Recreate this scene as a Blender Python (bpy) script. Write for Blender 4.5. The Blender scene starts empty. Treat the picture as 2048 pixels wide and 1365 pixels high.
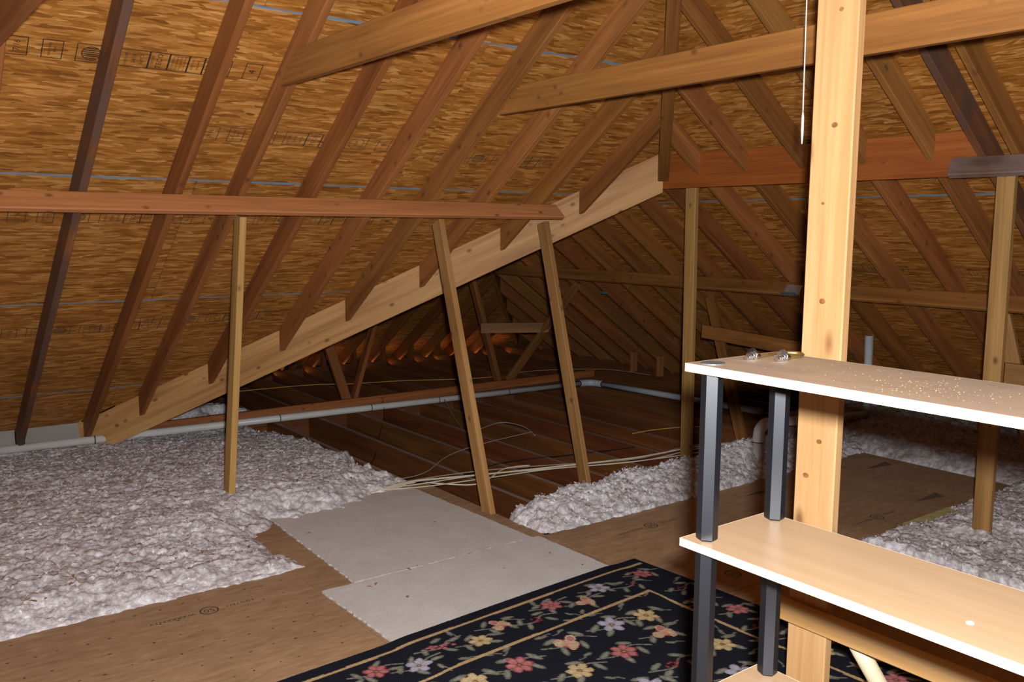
import bpy, math, random
import numpy as np
from mathutils import Vector, Matrix

random.seed(7)
rng = np.random.default_rng(7)
sc = bpy.context.scene
COL = sc.collection

# ------------------------------------------------------------------ camera
CAM_H = 1.65
yaw, pitch, roll = math.radians(52.78), math.radians(7.25), math.radians(0.378)
fw = Vector((math.cos(yaw)*math.cos(pitch), math.sin(yaw)*math.cos(pitch), -math.sin(pitch)))
rt = Vector((math.sin(yaw), -math.cos(yaw), 0))
up = rt.cross(fw)
r2 = rt*math.cos(roll) + up*math.sin(roll)
u2 = -rt*math.sin(roll) + up*math.cos(roll)
cd = bpy.data.cameras.new('camera')
cam = bpy.data.objects.new('camera', cd); COL.objects.link(cam)
cd.sensor_width = 36.0; cd.lens = 1773.3/2048*36.0
cd.clip_start = 0.02; cd.clip_end = 60
M = Matrix((r2, u2, -fw)).transposed().to_4x4()
M.translation = Vector((0, 0, CAM_H))
cam.matrix_world = M
sc.camera = cam

# ------------------------------------------------------------------ world and light
w = bpy.data.worlds.new('world'); sc.world = w; w.use_nodes = True
w.node_tree.nodes['Background'].inputs[0].default_value = (0.55, 0.42, 0.32, 1)
w.node_tree.nodes['Background'].inputs[1].default_value = 0.0005

def area_light(name, loc, direction, power, color, sx, sy=None, shape='DISK', spread=180):
    ld = bpy.data.lights.new(name, 'AREA'); ld.energy = power; ld.color = color
    ld.shape = shape; ld.size = sx
    if sy: ld.size_y = sy
    ld.spread = math.radians(spread)
    o = bpy.data.objects.new(name, ld); COL.objects.link(o)
    o.location = loc
    o.rotation_euler = Vector(direction).to_track_quat('-Z', 'Y').to_euler()
    return o
# the flash on top of the camera, just above the lens
flash_pos = Vector((0, 0, CAM_H)) + r2*0.045 + u2*0.075
area_light('camera_flash', flash_pos, fw + u2*0.08, 226, (0.985, 1.0, 1.05), 0.06)
# warm daylight that comes up through the soffit vents of the far eave
area_light('soffit_daylight', (4.9, 9.95, -0.09), (0, -0.25, 1), 2.4, (1.0, 0.36, 0.08), 5.2, 0.10, 'RECTANGLE')

vs = sc.view_settings
vs.view_transform = 'Standard'; vs.look = 'None'; vs.gamma = 1.0; vs.use_curve_mapping = False
vs.exposure = 0.0

# ------------------------------------------------------------------ node helpers
def new_mat(name, rough=0.7):
    m = bpy.data.materials.new(name); m.use_nodes = True
    nt = m.node_tree; b = nt.nodes['Principled BSDF']
    b.inputs['Roughness'].default_value = rough
    return m, nt, b
class NT:
    def __init__(s, nt): s.nt = nt
    def n(s, t, **k):
        x = s.nt.nodes.new(t)
        for a, v in k.items(): setattr(x, a, v)
        return x
    def l(s, a, b): s.nt.links.new(a, b)
    def val(s, sock, v):
        if hasattr(v, 'is_linked') or isinstance(v, bpy.types.NodeSocket): s.l(v, sock)
        else: sock.default_value = v
    def math(s, op, a, b=0.0, clamp=False):
        x = s.n('ShaderNodeMath', operation=op); x.use_clamp = clamp
        s.val(x.inputs[0], a); s.val(x.inputs[1], b); return x.outputs[0]
    def vmath(s, op, a, b):
        x = s.n('ShaderNodeVectorMath', operation=op)
        s.val(x.inputs[0], a); s.val(x.inputs[1], b); return x.outputs[0]
    def mix(s, f, a, b, blend='MIX'):
        x = s.n('ShaderNodeMix', data_type='RGBA', blend_type=blend)
        s.val(x.inputs[0], f)
        for i, v in ((6, a), (7, b)):
            if isinstance(v, bpy.types.NodeSocket): s.l(v, x.inputs[i])
            else: x.inputs[i].default_value = (*v, 1) if len(v) == 3 else v
        return x.outputs[2]
    def ramp(s, f, stops):
        x = s.n('ShaderNodeValToRGB'); e = x.color_ramp.elements
        while len(e) < len(stops): e.new(0.5)
        for el, (p, c) in zip(e, stops):
            el.position = p; el.color = (*c, 1) if not isinstance(c, (int, float)) else (c, c, c, 1)
        s.l(f, x.inputs[0]); return x.outputs[0]
    def mapping(s, v, sc_=(1, 1, 1), rot=(0, 0, 0), loc=(0, 0, 0)):
        x = s.n('ShaderNodeMapping'); s.l(v, x.inputs[0])
        x.inputs[1].default_value = loc; x.inputs[2].default_value = rot; x.inputs[3].default_value = sc_
        return x.outputs[0]
    def noise(s, v, scale=1.0, detail=4.0, rough=0.55, dist=0.0):
        x = s.n('ShaderNodeTexNoise'); s.l(v, x.inputs['Vector'])
        x.inputs['Scale'].default_value = scale; x.inputs['Detail'].default_value = detail
        x.inputs['Roughness'].default_value = rough; x.inputs['Distortion'].default_value = dist
        return x.outputs[0]
    def voro(s, v, scale=1.0, feature='F1', out='Distance', rnd=1.0):
        x = s.n('ShaderNodeTexVoronoi', feature=feature); s.l(v, x.inputs['Vector'])
        x.inputs['Scale'].default_value = scale; x.inputs['Randomness'].default_value = rnd
        return x.outputs[out]
    def rnd_coords(s):
        tc = s.n('ShaderNodeTexCoord'); oi = s.n('ShaderNodeObjectInfo')
        off = s.math('MULTIPLY', oi.outputs['Random'], 37.0)
        return s.vmath('ADD', tc.outputs['Object'], off), oi.outputs['Random']
    def bump(s, h, strength, b, dist=0.01):
        x = s.n('ShaderNodeBump'); x.inputs['Strength'].default_value = strength
        x.inputs['Distance'].default_value = dist
        s.l(h, x.inputs['Height']); s.l(x.outputs[0], b.inputs['Normal'])

def wood_mat(name, light, mid, dark, knot=(0.10, 0.04, 0.015), rough=0.62, vary=0.28, knots=0.11, stain=None, spec=0.35, warm=(1.05, 0.89, 0.54), kscale=(6.0, 9.5, 9.5), streak=0.45, dust=0.0):
    light, mid, dark = [(c[0]*warm[0], c[1]*warm[1], c[2]*warm[2]) for c in (light, mid, dark)]
    m, nt, b = new_mat(name, rough); t = NT(nt)
    v, r = t.rnd_coords()
    n1 = t.noise(t.mapping(v, (0.7, 11, 11)), 1.0, 5, 0.6, 0.6)
    n2 = t.noise(t.mapping(v, (2.0, 75, 75)), 1.0, 3, 0.6, 0.2)
    col = t.ramp(n1, [(0.30, dark), (0.5, mid), (0.72, light)])
    col = t.mix(streak, col, t.ramp(n2, [(0.25, 0.45), (0.75, 1.2)]), 'MULTIPLY')
    if knots:
        kd = t.voro(t.mapping(v, kscale), 1.0)
        k = t.ramp(kd, [(knots*0.55, 1.0), (knots, 0.55), (knots*1.7, 0.0)])
        col = t.mix(t.math('MULTIPLY', k, 0.8), col, knot)
    n3 = t.noise(v, 2.3, 3, 0.5)
    if stain:
        col = t.mix(t.ramp(n3, [(0.36, 0.0), (0.5, 0.9)]), col, stain)
    hv = t.n('ShaderNodeHueSaturation'); t.l(col, hv.inputs['Color'])
    t.l(t.math('ADD', t.math('MULTIPLY', r, vary), 1.0 - vary/2), hv.inputs['Value'])
    t.l(t.math('ADD', t.math('MULTIPLY', t.math('FRACT', t.math('MULTIPLY', r, 13.7)), 0.016), 0.492), hv.inputs['Hue'])
    out = hv.outputs[0]
    if dust:      # grey dust lying on the upward faces
        ge = t.n('ShaderNodeNewGeometry'); sz = t.n('ShaderNodeSeparateXYZ'); t.l(ge.outputs['Normal'], sz.inputs[0])
        f = t.math('MULTIPLY', t.ramp(sz.outputs[2], [(0.75, 0.0), (0.95, 1.0)]), dust)
        out = t.mix(f, out, (0.40, 0.36, 0.33))
    t.l(out, b.inputs['Base Color'])
    b.inputs['Specular IOR Level'].default_value = spec
    t.bump(n2, 0.12, b, 0.004)
    return m

def flat_mat(name, c, rough=0.6, metal=0.0, spec=0.4, noise=0.0, nscale=60):
    m, nt, b = new_mat(name, rough)
    b.inputs['Metallic'].default_value = metal
    b.inputs['Specular IOR Level'].default_value = spec
    t = NT(nt); v, r = t.rnd_coords()
    n = t.noise(v, nscale, 4, 0.6)
    lo = tuple(x*(1-noise) for x in c); hi = tuple(min(1, x*(1+noise)) for x in c)
    t.l(t.ramp(n, [(0.3, lo), (0.7, hi)]), b.inputs['Base Color'])
    return m

MAT = {}
MAT['rafter'] = wood_mat('rafter_spruce', (0.40, 0.195, 0.082), (0.30, 0.135, 0.053), (0.19, 0.078, 0.030))
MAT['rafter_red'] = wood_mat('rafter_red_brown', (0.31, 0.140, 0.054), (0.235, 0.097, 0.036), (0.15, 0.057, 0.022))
MAT['rafter_dark'] = wood_mat('rafter_dark_stained', (0.26, 0.12, 0.06), (0.17, 0.075, 0.040), (0.10, 0.045, 0.028), stain=(0.105, 0.055, 0.036))
MAT['tie'] = wood_mat('tie_spruce', (0.40, 0.185, 0.080), (0.32, 0.140, 0.056), (0.23, 0.092, 0.035), knots=0.09)
MAT['pine'] = wood_mat('pale_pine', (0.66, 0.42, 0.20), (0.54, 0.32, 0.135), (0.40, 0.21, 0.080), knots=0.085, vary=0.16, warm=(1, .96, .8))
MAT['valley'] = wood_mat('valley_pine', (0.60, 0.36, 0.165), (0.49, 0.265, 0.105), (0.33, 0.155, 0.055), knots=0.10, vary=0.0, warm=(1, .96, .75), streak=0.3)
MAT['strut'] = wood_mat('strut_pine', (0.47, 0.28, 0.115), (0.37, 0.205, 0.075), (0.245, 0.125, 0.043), knots=0.10, vary=0.18, warm=(1, .95, .72))
MAT['beam'] = wood_mat('beam_red_fir', (0.40, 0.120, 0.022), (0.31, 0.080, 0.011), (0.19, 0.045, 0.007), knots=0.09, vary=0.0, warm=(1,1,1))
MAT['post'] = wood_mat('post_pine', (0.62, 0.375, 0.170), (0.56, 0.310, 0.125), (0.46, 0.228, 0.080), knot=(0.17, 0.065, 0.022), knots=0.12, vary=0.0, rough=0.36, spec=0.5, warm=(1, 1, 1), kscale=(3.6, 9.0, 9.0), streak=0.22)
MAT['joist'] = wood_mat('joist_fir', (0.20, 0.078, 0.030), (0.135, 0.048, 0.017), (0.085, 0.029, 0.010), knots=0.09, dust=0.5)
MAT['purlin'] = wood_mat('purlin_fir', (0.47, 0.235, 0.125), (0.40, 0.185, 0.092), (0.31, 0.135, 0.064), knots=0.09, vary=0.1)
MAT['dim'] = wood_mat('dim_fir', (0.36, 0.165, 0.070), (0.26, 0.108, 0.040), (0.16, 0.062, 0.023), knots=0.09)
MAT['greywood'] = wood_mat('weathered_fir', (0.24, 0.14, 0.105), (0.17, 0.088, 0.064), (0.10, 0.045, 0.033), knots=0.06, vary=0.1, warm=(1, 1, .9), stain=(0.20, 0.14, 0.12))

# OSB sheathing: three crossing layers of flat strands
def osb_mat(name, gain=1.0, blue=True):
    # strand colours, sampled by eye from the sheets in the flash light
    m, nt, b = new_mat(name, 0.55); t = NT(nt)
    v, r = t.rnd_coords()
    wob = t.n('ShaderNodeTexNoise'); t.l(v, wob.inputs['Vector']); wob.inputs['Scale'].default_value = 5.0
    vd = t.vmath('ADD', v, t.vmath('MULTIPLY', wob.outputs[1], (0.03, 0.03, 0.0)))
    cols = []
    for ang, off in ((9, 0), (-22, 3.3), (52, 7.7)):
        mp = t.mapping(vd, (9.5, 66.0, 1.0), (0, 0, math.radians(ang)), (off, off, 0))
        c = t.voro(mp, 1.0, 'F1', 'Color')
        sep = t.n('ShaderNodeSeparateColor'); t.l(c, sep.inputs[0])
        cols.append((sep.outputs[0], sep.outputs[1]))
    base = t.ramp(cols[0][0], [(0.0, (0.27*gain, 0.094*gain, 0.013*gain)), (0.35, (0.345*gain, 0.132*gain, 0.021*gain)),
                               (0.8, (0.41*gain, 0.168*gain, 0.032*gain)), (1.0, (0.56*gain, 0.275*gain, 0.080*gain))])
    l2 = t.ramp(cols[1][0], [(0.0, (0.20*gain, 0.066*gain, 0.009*gain)), (0.5, (0.36*gain, 0.140*gain, 0.023*gain)), (1.0, (0.55*gain, 0.260*gain, 0.072*gain))])
    l3 = t.ramp(cols[2][0], [(0.0, (0.21*gain, 0.070*gain, 0.009*gain)), (0.5, (0.34*gain, 0.128*gain, 0.020*gain)), (1.0, (0.50*gain, 0.225*gain, 0.055*gain))])
    col = t.mix(t.math('GREATER_THAN', cols[1][1], 0.52), base, l2)
    col = t.mix(t.math('GREATER_THAN', cols[2][1], 0.74), col, l3)
    fine = t.noise(t.mapping(v, (26, 150, 1), (0, 0, 0.1)), 1.0, 4, 0.65, 0.6)
    col = t.mix(0.75, col, t.ramp(fine, [(0.25, 0.55), (0.75, 1.25)]), 'MULTIPLY')
    big = t.noise(v, 1.6, 3, 0.5)
    col = t.mix(0.5, col, t.ramp(big, [(0.3, 0.72), (0.7, 1.15)]), 'MULTIPLY')
    # sparse dark bark flecks
    fl = t.voro(t.mapping(vd, (5.0, 19.0, 1.0), (0, 0, math.radians(14)), (1.7, 2.1, 0)), 1.0)
    col = t.mix(t.ramp(fl, [(0.035, 0.85), (0.06, 0.0)]), col, (0.075, 0.026, 0.008))
    if blue:
        tc = t.n('ShaderNodeTexCoord'); sp = t.n('ShaderNodeSeparateXYZ'); t.l(tc.outputs['Object'], sp.inputs[0])
        d = t.math('MINIMUM', sp.outputs[1], t.math('SUBTRACT', 1.2165, sp.outputs[1]))
        band = t.ramp(t.math('ADD', d, t.math('MULTIPLY', t.math('SUBTRACT', t.noise(v, 22, 2), 0.5), 0.012)), [(0.0055, 1.0), (0.0085, 0.0)])
        br = t.ramp(t.noise(t.mapping(v, (2.5, 4, 1)), 1.0, 3, 0.7), [(0.38, 0.25), (0.56, 1.0)])
        col = t.mix(t.math('MULTIPLY', band, br), col, (0.14, 0.27, 0.36))
    t.l(col, b.inputs['Base Color'])
    b.inputs['Specular IOR Level'].default_value = 0.3
    t.bump(cols[0][0], 0.10, b, 0.003)
    return m
MAT['osb'] = osb_mat('osb_sheathing', 1.08)

# floor sheets: fine tan strand board
def ply_mat():
    m, nt, b = new_mat('floor_sheet_tan', 0.6); t = NT(nt)
    v, r = t.rnd_coords()
    n1 = t.noise(t.mapping(v, (9, 34, 1), (0, 0, 0.35)), 1.0, 5, 0.65, 0.5)
    n2 = t.noise(v, 2.2, 4, 0.6)
    col = t.ramp(n1, [(0.25, (0.275, 0.158, 0.078)), (0.5, (0.355, 0.218, 0.116)), (0.78, (0.455, 0.295, 0.168))])
    col = t.mix(0.7, col, t.ramp(n2, [(0.3, 0.75), (0.7, 1.12)]), 'MULTIPLY')
    t.l(col, b.inputs['Base Color']); b.inputs['Specular IOR Level'].default_value = 0.25
    t.bump(n1, 0.08, b, 0.003)
    return m
MAT['ply'] = ply_mat()

def insul_mat():
    m, nt, b = new_mat('blown_insulation', 1.0); t = NT(nt)
    tc = t.n('ShaderNodeTexCoord'); v = tc.outputs['Object']
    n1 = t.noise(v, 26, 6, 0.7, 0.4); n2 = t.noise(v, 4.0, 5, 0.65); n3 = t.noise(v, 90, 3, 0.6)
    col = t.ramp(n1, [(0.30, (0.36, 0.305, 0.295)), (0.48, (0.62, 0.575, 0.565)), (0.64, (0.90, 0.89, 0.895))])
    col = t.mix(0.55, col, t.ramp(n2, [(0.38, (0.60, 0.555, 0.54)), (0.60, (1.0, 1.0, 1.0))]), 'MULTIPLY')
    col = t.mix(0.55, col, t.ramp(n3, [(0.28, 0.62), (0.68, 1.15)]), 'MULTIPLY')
    t.l(col, b.inputs['Base Color']); b.inputs['Specular IOR Level'].default_value = 0.05
    t.bump(n3, 0.5, b, 0.006)
    return m
MAT['insul'] = insul_mat()

def carpet_mat():
    m, nt, b = new_mat('beige_carpet_pile', 1.0); t = NT(nt)
    tc = t.n('ShaderNodeTexCoord'); v = tc.outputs['Object']
    n1 = t.noise(v, 240, 2, 0.6); n2 = t.noise(v, 5, 4, 0.6); n3 = t.noise(t.mapping(v, (10, 55, 1)), 1.0, 3)
    col = t.ramp(n1, [(0.3, (0.54, 0.515, 0.475)), (0.7, (0.75, 0.72, 0.68))])
    col = t.mix(0.6, col, t.ramp(n2, [(0.3, (0.86, 0.83, 0.79)), (0.65, (1, 1, 1))]), 'MULTIPLY')
    col = t.mix(0.3, col, t.ramp(n3, [(0.3, 0.8), (0.7, 1.1)]), 'MULTIPLY')
    t.l(col, b.inputs['Base Color']); b.inputs['Specular IOR Level'].default_value = 0.05
    t.bump(n1, 0.6, b, 0.004)
    return m
MAT['carpet'] = carpet_mat()

def attr_mat(name, rough=1.0, nscale=230, amt=0.5):
    m, nt, b = new_mat(name, rough); t = NT(nt)
    a = t.n('ShaderNodeAttribute', attribute_name='Col')
    tc = t.n('ShaderNodeTexCoord'); n = t.noise(tc.outputs['Object'], nscale, 2, 0.6)
    t.l(t.mix(amt, a.outputs[0], t.ramp(n, [(0.3, 0.6), (0.7, 1.3)]), 'MULTIPLY'), b.inputs['Base Color'])
    b.inputs['Specular IOR Level'].default_value = 0.04
    t.bump(n, 0.5, b, 0.004)
    return m
MAT['rug'] = attr_mat('rug_pile')

def shelf_mat(dusty):
    m, nt, b = new_mat('shelf_laminate' + ('_dusty' if dusty else ''), 0.38); t = NT(nt)
    v, r = t.rnd_coords()
    n1 = t.noise(t.mapping(v, (22, 1.4, 22), (0, 0, 0.05)), 1.0, 5, 0.6, 1.2)
    col = t.ramp(n1, [(0.35, (0.325, 0.205, 0.112)), (0.65, (0.36, 0.235, 0.132))])
    if dusty:
        d = t.noise(v, 4.5, 5, 0.65)
        col = t.mix(t.ramp(d, [(0.36, 0.75), (0.68, 0.25)]), col, (0.22, 0.165, 0.122))
        n4 = t.noise(t.mapping(v, (30, 9, 30)), 1.0, 4, 0.7)
        col = t.mix(0.5, col, t.ramp(n4, [(0.33, 0.72), (0.5, 1.0)]), 'MULTIPLY')
        b.inputs['Roughness'].default_value = 0.5
    t.l(col, b.inputs['Base Color'])
    return m
MAT['knot'] = flat_mat('knot_brown', (0.26, 0.105, 0.035), 0.5, noise=0.45, nscale=90)
MAT['shelf'] = shelf_mat(False); MAT['shelf_dusty'] = shelf_mat(True)
MAT['shelf_edge'] = flat_mat('shelf_edge_band', (0.78, 0.62, 0.40), 0.4, noise=0.05)
MAT['tube'] = flat_mat('black_textured_plastic', (0.0045, 0.005, 0.0065), 0.40, spec=0.45, noise=0.3, nscale=500)
MAT['cap'] = flat_mat('dark_grey_plastic', (0.075, 0.075, 0.078), 0.5, noise=0.1)
MAT['pvc'] = flat_mat('white_pvc', (0.63, 0.60, 0.55), 0.35, noise=0.06, nscale=8)
MAT['pvc_grey'] = flat_mat('pale_grey_pvc', (0.50, 0.52, 0.53), 0.4, noise=0.06, nscale=8)
MAT['joint'] = flat_mat('dark_pipe_primer', (0.05, 0.04, 0.045), 0.6)
MAT['cable'] = flat_mat('cream_cable', (0.60, 0.50, 0.36), 0.5, noise=0.1)
MAT['cable_grey'] = flat_mat('dusty_grey_cable', (0.30, 0.235, 0.17), 0.6, noise=0.15)
MAT['cable_black'] = flat_mat('black_cable', (0.02, 0.018, 0.016), 0.5)
MAT['cable_yellow'] = flat_mat('yellow_cable', (0.55, 0.33, 0.06), 0.5)
MAT['ink'] = flat_mat('stamp_ink', (0.022, 0.014, 0.010), 0.7, noise=0.4, nscale=120)
MAT['ink_blue'] = flat_mat('faded_blue_ink', (0.055, 0.040, 0.032), 0.7, noise=0.5, nscale=120)
MAT['ink_faint'] = flat_mat('worn_ink', (0.15, 0.095, 0.058), 0.7, noise=0.5, nscale=60)
MAT['felt'] = flat_mat('roof_felt', (0.02, 0.018, 0.016), 0.9)
MAT['drywall'] = flat_mat('drywall_back', (0.16, 0.11, 0.08), 0.9, noise=0.2, nscale=4)
MAT['baffle'] = flat_mat('grey_foam_baffle', (0.30, 0.27, 0.225), 0.8, noise=0.08, nscale=6)
MAT['steel'] = flat_mat('galvanized_steel', (0.62, 0.62, 0.60), 0.4, 0.8, noise=0.1, nscale=30)
MAT['chrome'] = flat_mat('chrome', (0.82, 0.82, 0.84), 0.15, 1.0)
MAT['brass'] = flat_mat('dull_brass', (0.42, 0.27, 0.09), 0.35, 0.9, noise=0.2, nscale=40)
MAT['string'] = flat_mat('white_cord', (0.72, 0.68, 0.62), 0.8, noise=0.1)
MAT['dowel'] = flat_mat('cream_tube', (0.70, 0.58, 0.37), 0.5, noise=0.06, nscale=7)
MAT['leaf'] = flat_mat('dry_leaf', (0.30, 0.13, 0.04), 0.8, noise=0.5, nscale=40)
MAT['straw'] = flat_mat('straw', (0.55, 0.46, 0.28), 0.8, noise=0.2)
MAT['tape'] = flat_mat('blue_tape', (0.03, 0.16, 0.26), 0.6)
MAT['sawdust'] = flat_mat('sawdust', (0.40, 0.24, 0.10), 0.9, noise=0.3)
MAT['crumb'] = flat_mat('dark_crumbs', (0.14, 0.095, 0.07), 0.9, noise=0.4)
MAT['batt'] = flat_mat('yellow_fibreglass', (0.45, 0.40, 0.16), 1.0, noise=0.2, nscale=20)

# ------------------------------------------------------------------ mesh helpers
def link(name, me, mat=None, parent=None, kind=None, label=None, cat=None, group=None, mw=None):
    o = bpy.data.objects.new(name, me); COL.objects.link(o)
    if mat is not None and me is not None and not me.materials: me.materials.append(MAT[mat] if isinstance(mat, str) else mat)
    if mw is not None: o.matrix_basis = mw
    if parent is not None:
        o.parent = parent
        o.matrix_parent_inverse = world_of(parent).inverted()
    if kind: o['kind'] = kind
    if label: o['label'] = label
    if cat: o['category'] = cat
    if group: o['group'] = group
    return o
def world_of(o):
    m = o.matrix_basis.copy()
    if o.parent: m = world_of(o.parent) @ o.matrix_parent_inverse @ m
    return m
def empty(name, loc, label, cat, group=None, kind=None):
    o = bpy.data.objects.new(name, None); COL.objects.link(o); o.location = loc
    o.empty_display_size = 0.05
    o.matrix_basis = Matrix.Translation(Vector(loc))
    o['label'] = label
    if cat: o['category'] = cat
    if group: o['group'] = group
    if kind: o['kind'] = kind
    return o
def mesh(name, verts, faces, smooth=False):
    me = bpy.data.meshes.new(name); me.from_pydata([tuple(v) for v in verts], [], faces); me.update()
    if smooth:
        me.polygons.foreach_set('use_smooth', [True]*len(me.polygons))
    return me
def np_mesh(name, V, F, smooth=True):
    me = bpy.data.meshes.new(name)
    V = np.asarray(V, np.float32); F = np.asarray(F, np.int32); k = F.shape[1]
    me.vertices.add(len(V)); me.vertices.foreach_set('co', V.ravel())
    me.loops.add(F.size); me.loops.foreach_set('vertex_index', F.ravel())
    me.polygons.add(len(F)); me.polygons.foreach_set('loop_start', np.arange(0, F.size, k, dtype=np.int32))
    if smooth: me.polygons.foreach_set('use_smooth', np.ones(len(F), bool))
    me.update(calc_edges=True); me.validate()
    return me
class MB:
    def __init__(s): s.v = []; s.f = []
    def add(s, v, f):
        b = len(s.v); s.v += [tuple(x) for x in v]; s.f += [tuple(i+b for i in q) for q in f]; return s
    def box(s, x0, x1, y0, y1, z0, z1):
        return s.add([(x0,y0,z0),(x1,y0,z0),(x1,y1,z0),(x0,y1,z0),(x0,y0,z1),(x1,y0,z1),(x1,y1,z1),(x0,y1,z1)],
                     [(0,3,2,1),(4,5,6,7),(0,1,5,4),(1,2,6,5),(2,3,7,6),(3,0,4,7)])
    def prism(s, pts, z0, z1):
        n = len(pts)
        return s.add([(x, y, z0) for x, y in pts] + [(x, y, z1) for x, y in pts],
                     [tuple(range(n-1, -1, -1)), tuple(range(n, 2*n))] + [(i, (i+1) % n, (i+1) % n+n, i+n) for i in range(n)])
    def build(s, name, smooth=False): return mesh(name, s.v, s.f, smooth)

def board_mesh(L, wid, h, cut0=0.0, cut1=0.0, c=0.003, wob=0.0):
    """board along +X, width along Y (centred), height along Z (0..h); cut = dx per dz of a plumb cut"""
    prof = [(-wid/2+c, 0), (wid/2-c, 0), (wid/2, c), (wid/2, h-c), (wid/2-c, h), (-wid/2+c, h), (-wid/2, h-c), (-wid/2, c)]
    v = []
    for x, cu in ((0, cut0), (L, cut1)):
        v += [(x + cu*z, y, z) for y, z in prof]
    f = [tuple(range(7, -1, -1)), tuple(range(8, 16))] + [(i, (i+1) % 8, (i+1) % 8+8, i+8) for i in range(8)]
    return mesh('board', v, f)
def frame(p0, p1, upv):
    x = (Vector(p1)-Vector(p0)); L = x.length; x.normalize()
    z = Vector(upv); z = (z - x*z.dot(x)).normalized(); y = z.cross(x)
    m = Matrix((x, y, z)).transposed().to_4x4(); m.translation = Vector(p0)
    return m, L
def board(name, p0, p1, wid, h, upv, mat, cut0=0.0, cut1=0.0, c=0.003, **k):
    m, L = frame(p0, p1, upv)
    return link(name, board_mesh(L, wid, h, cut0, cut1, c), mat, mw=m, **k)

def smooth_path(pts, n=8):
    P = [Vector(p) for p in pts]; out = []
    for i in range(len(P)-1):
        a = P[max(i-1, 0)]; b_ = P[i]; c_ = P[i+1]; d = P[min(i+2, len(P)-1)]
        for j in range(n):
            t = j/n
            out.append(0.5*((2*b_) + (c_-a)*t + (2*a-5*b_+4*c_-d)*t*t + (3*b_-a-3*c_+d)*t**3))
    out.append(P[-1]); return out
def tube_mesh(pts, r, seg=8, closed_caps=True):
    P = [Vector(p) for p in pts]; v = []; f = []
    rs = r if isinstance(r, (list, tuple)) else [r]*len(P)
    nrm = None
    for i, p in enumerate(P):
        t = (P[min(i+1, len(P)-1)]-P[max(i-1, 0)]).normalized()
        if nrm is None:
            nrm = t.orthogonal().normalized()
        nrm = (nrm - t*nrm.dot(t)).normalized(); b_ = t.cross(nrm)
        for k in range(seg):
            a = 2*math.pi*k/seg
            v.append(p + (nrm*math.cos(a)+b_*math.sin(a))*rs[i])
    for i in range(len(P)-1):
        for k in range(seg):
            f.append((i*seg+k, i*seg+(k+1) % seg, (i+1)*seg+(k+1) % seg, (i+1)*seg+k))
    if closed_caps:
        f.append(tuple(range(seg-1, -1, -1))); f.append(tuple((len(P)-1)*seg+k for k in range(seg)))
    me = mesh('tube', v, f)
    me.polygons.foreach_set('use_smooth', [len(q) == 4 for q in f]); return me
def text_mb(s, size, align='CENTER'):
    cu = bpy.data.curves.new('txt', 'FONT'); cu.body = s; cu.size = size; cu.align_x = align; cu.align_y = 'CENTER'
    cu.resolution_u = 2
    o = bpy.data.objects.new('txt', cu); COL.objects.link(o)
    me = bpy.data.meshes.new_from_object(o)
    v = [tuple(x.co) for x in me.vertices]; f = [tuple(p.vertices) for p in me.polygons]
    bpy.data.objects.remove(o); bpy.data.curves.remove(cu); bpy.data.meshes.remove(me)
    return v, f

# ------------------------------------------------------------------ roof geometry
SA, SB = 0.7155, 0.70                      # pitches
RAF = 0.140                                # rafter depth
VA = RAF*math.sqrt(1+SA*SA); VB = RAF*math.sqrt(1+SB*SB)
XB = 4.72                                  # face of the ridge header
def zA(y): return 1.806 - SA*(y-4.75)      # undersides of the rafters
def zB(x): return 2.025 - SB*(x-XB)
def zE(y): return SB*(9.9-y)
SD = 0.611
def zD(x): return 2.025 - SD*(XB-x)
YR = 0.9                                   # main ridge
PX, PY = XB, 4.45                          # where valley, hip and header meet
HK = SB/SA                                 # hip: dY/dX in plan
def hipY(x): return PY - (PX-x)*HK
XH = PX - (PY-YR)/HK                       # hip meets the ridge
VK = 0.853
def valY(x): return PY + (PX-x)*VK

ceilA = ceilB = None
def clip(poly, rect):
    """clip convex polygon poly by axis rectangle"""
    x0, x1, y0, y1 = rect
    def cut(P, f, g):
        o = []
        for i in range(len(P)):
            a, b_ = P[i-1], P[i]
            fa, fb = f(a), f(b_)
            if (fa >= 0) != (fb >= 0):
                t = fa/(fa-fb); o.append((a[0]+(b_[0]-a[0])*t, a[1]+(b_[1]-a[1])*t))
            if fb >= 0: o.append(b_)
        return o
    for f in (lambda p: p[0]-x0, lambda p: x1-p[0], lambda p: p[1]-y0, lambda p: y1-p[1]):
        poly = cut(poly, f, None)
        if len(poly) < 3: return []
    return poly
def area(P): return abs(sum(P[i-1][0]*P[i][1]-P[i][0]*P[i-1][1] for i in range(len(P))))/2

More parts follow.
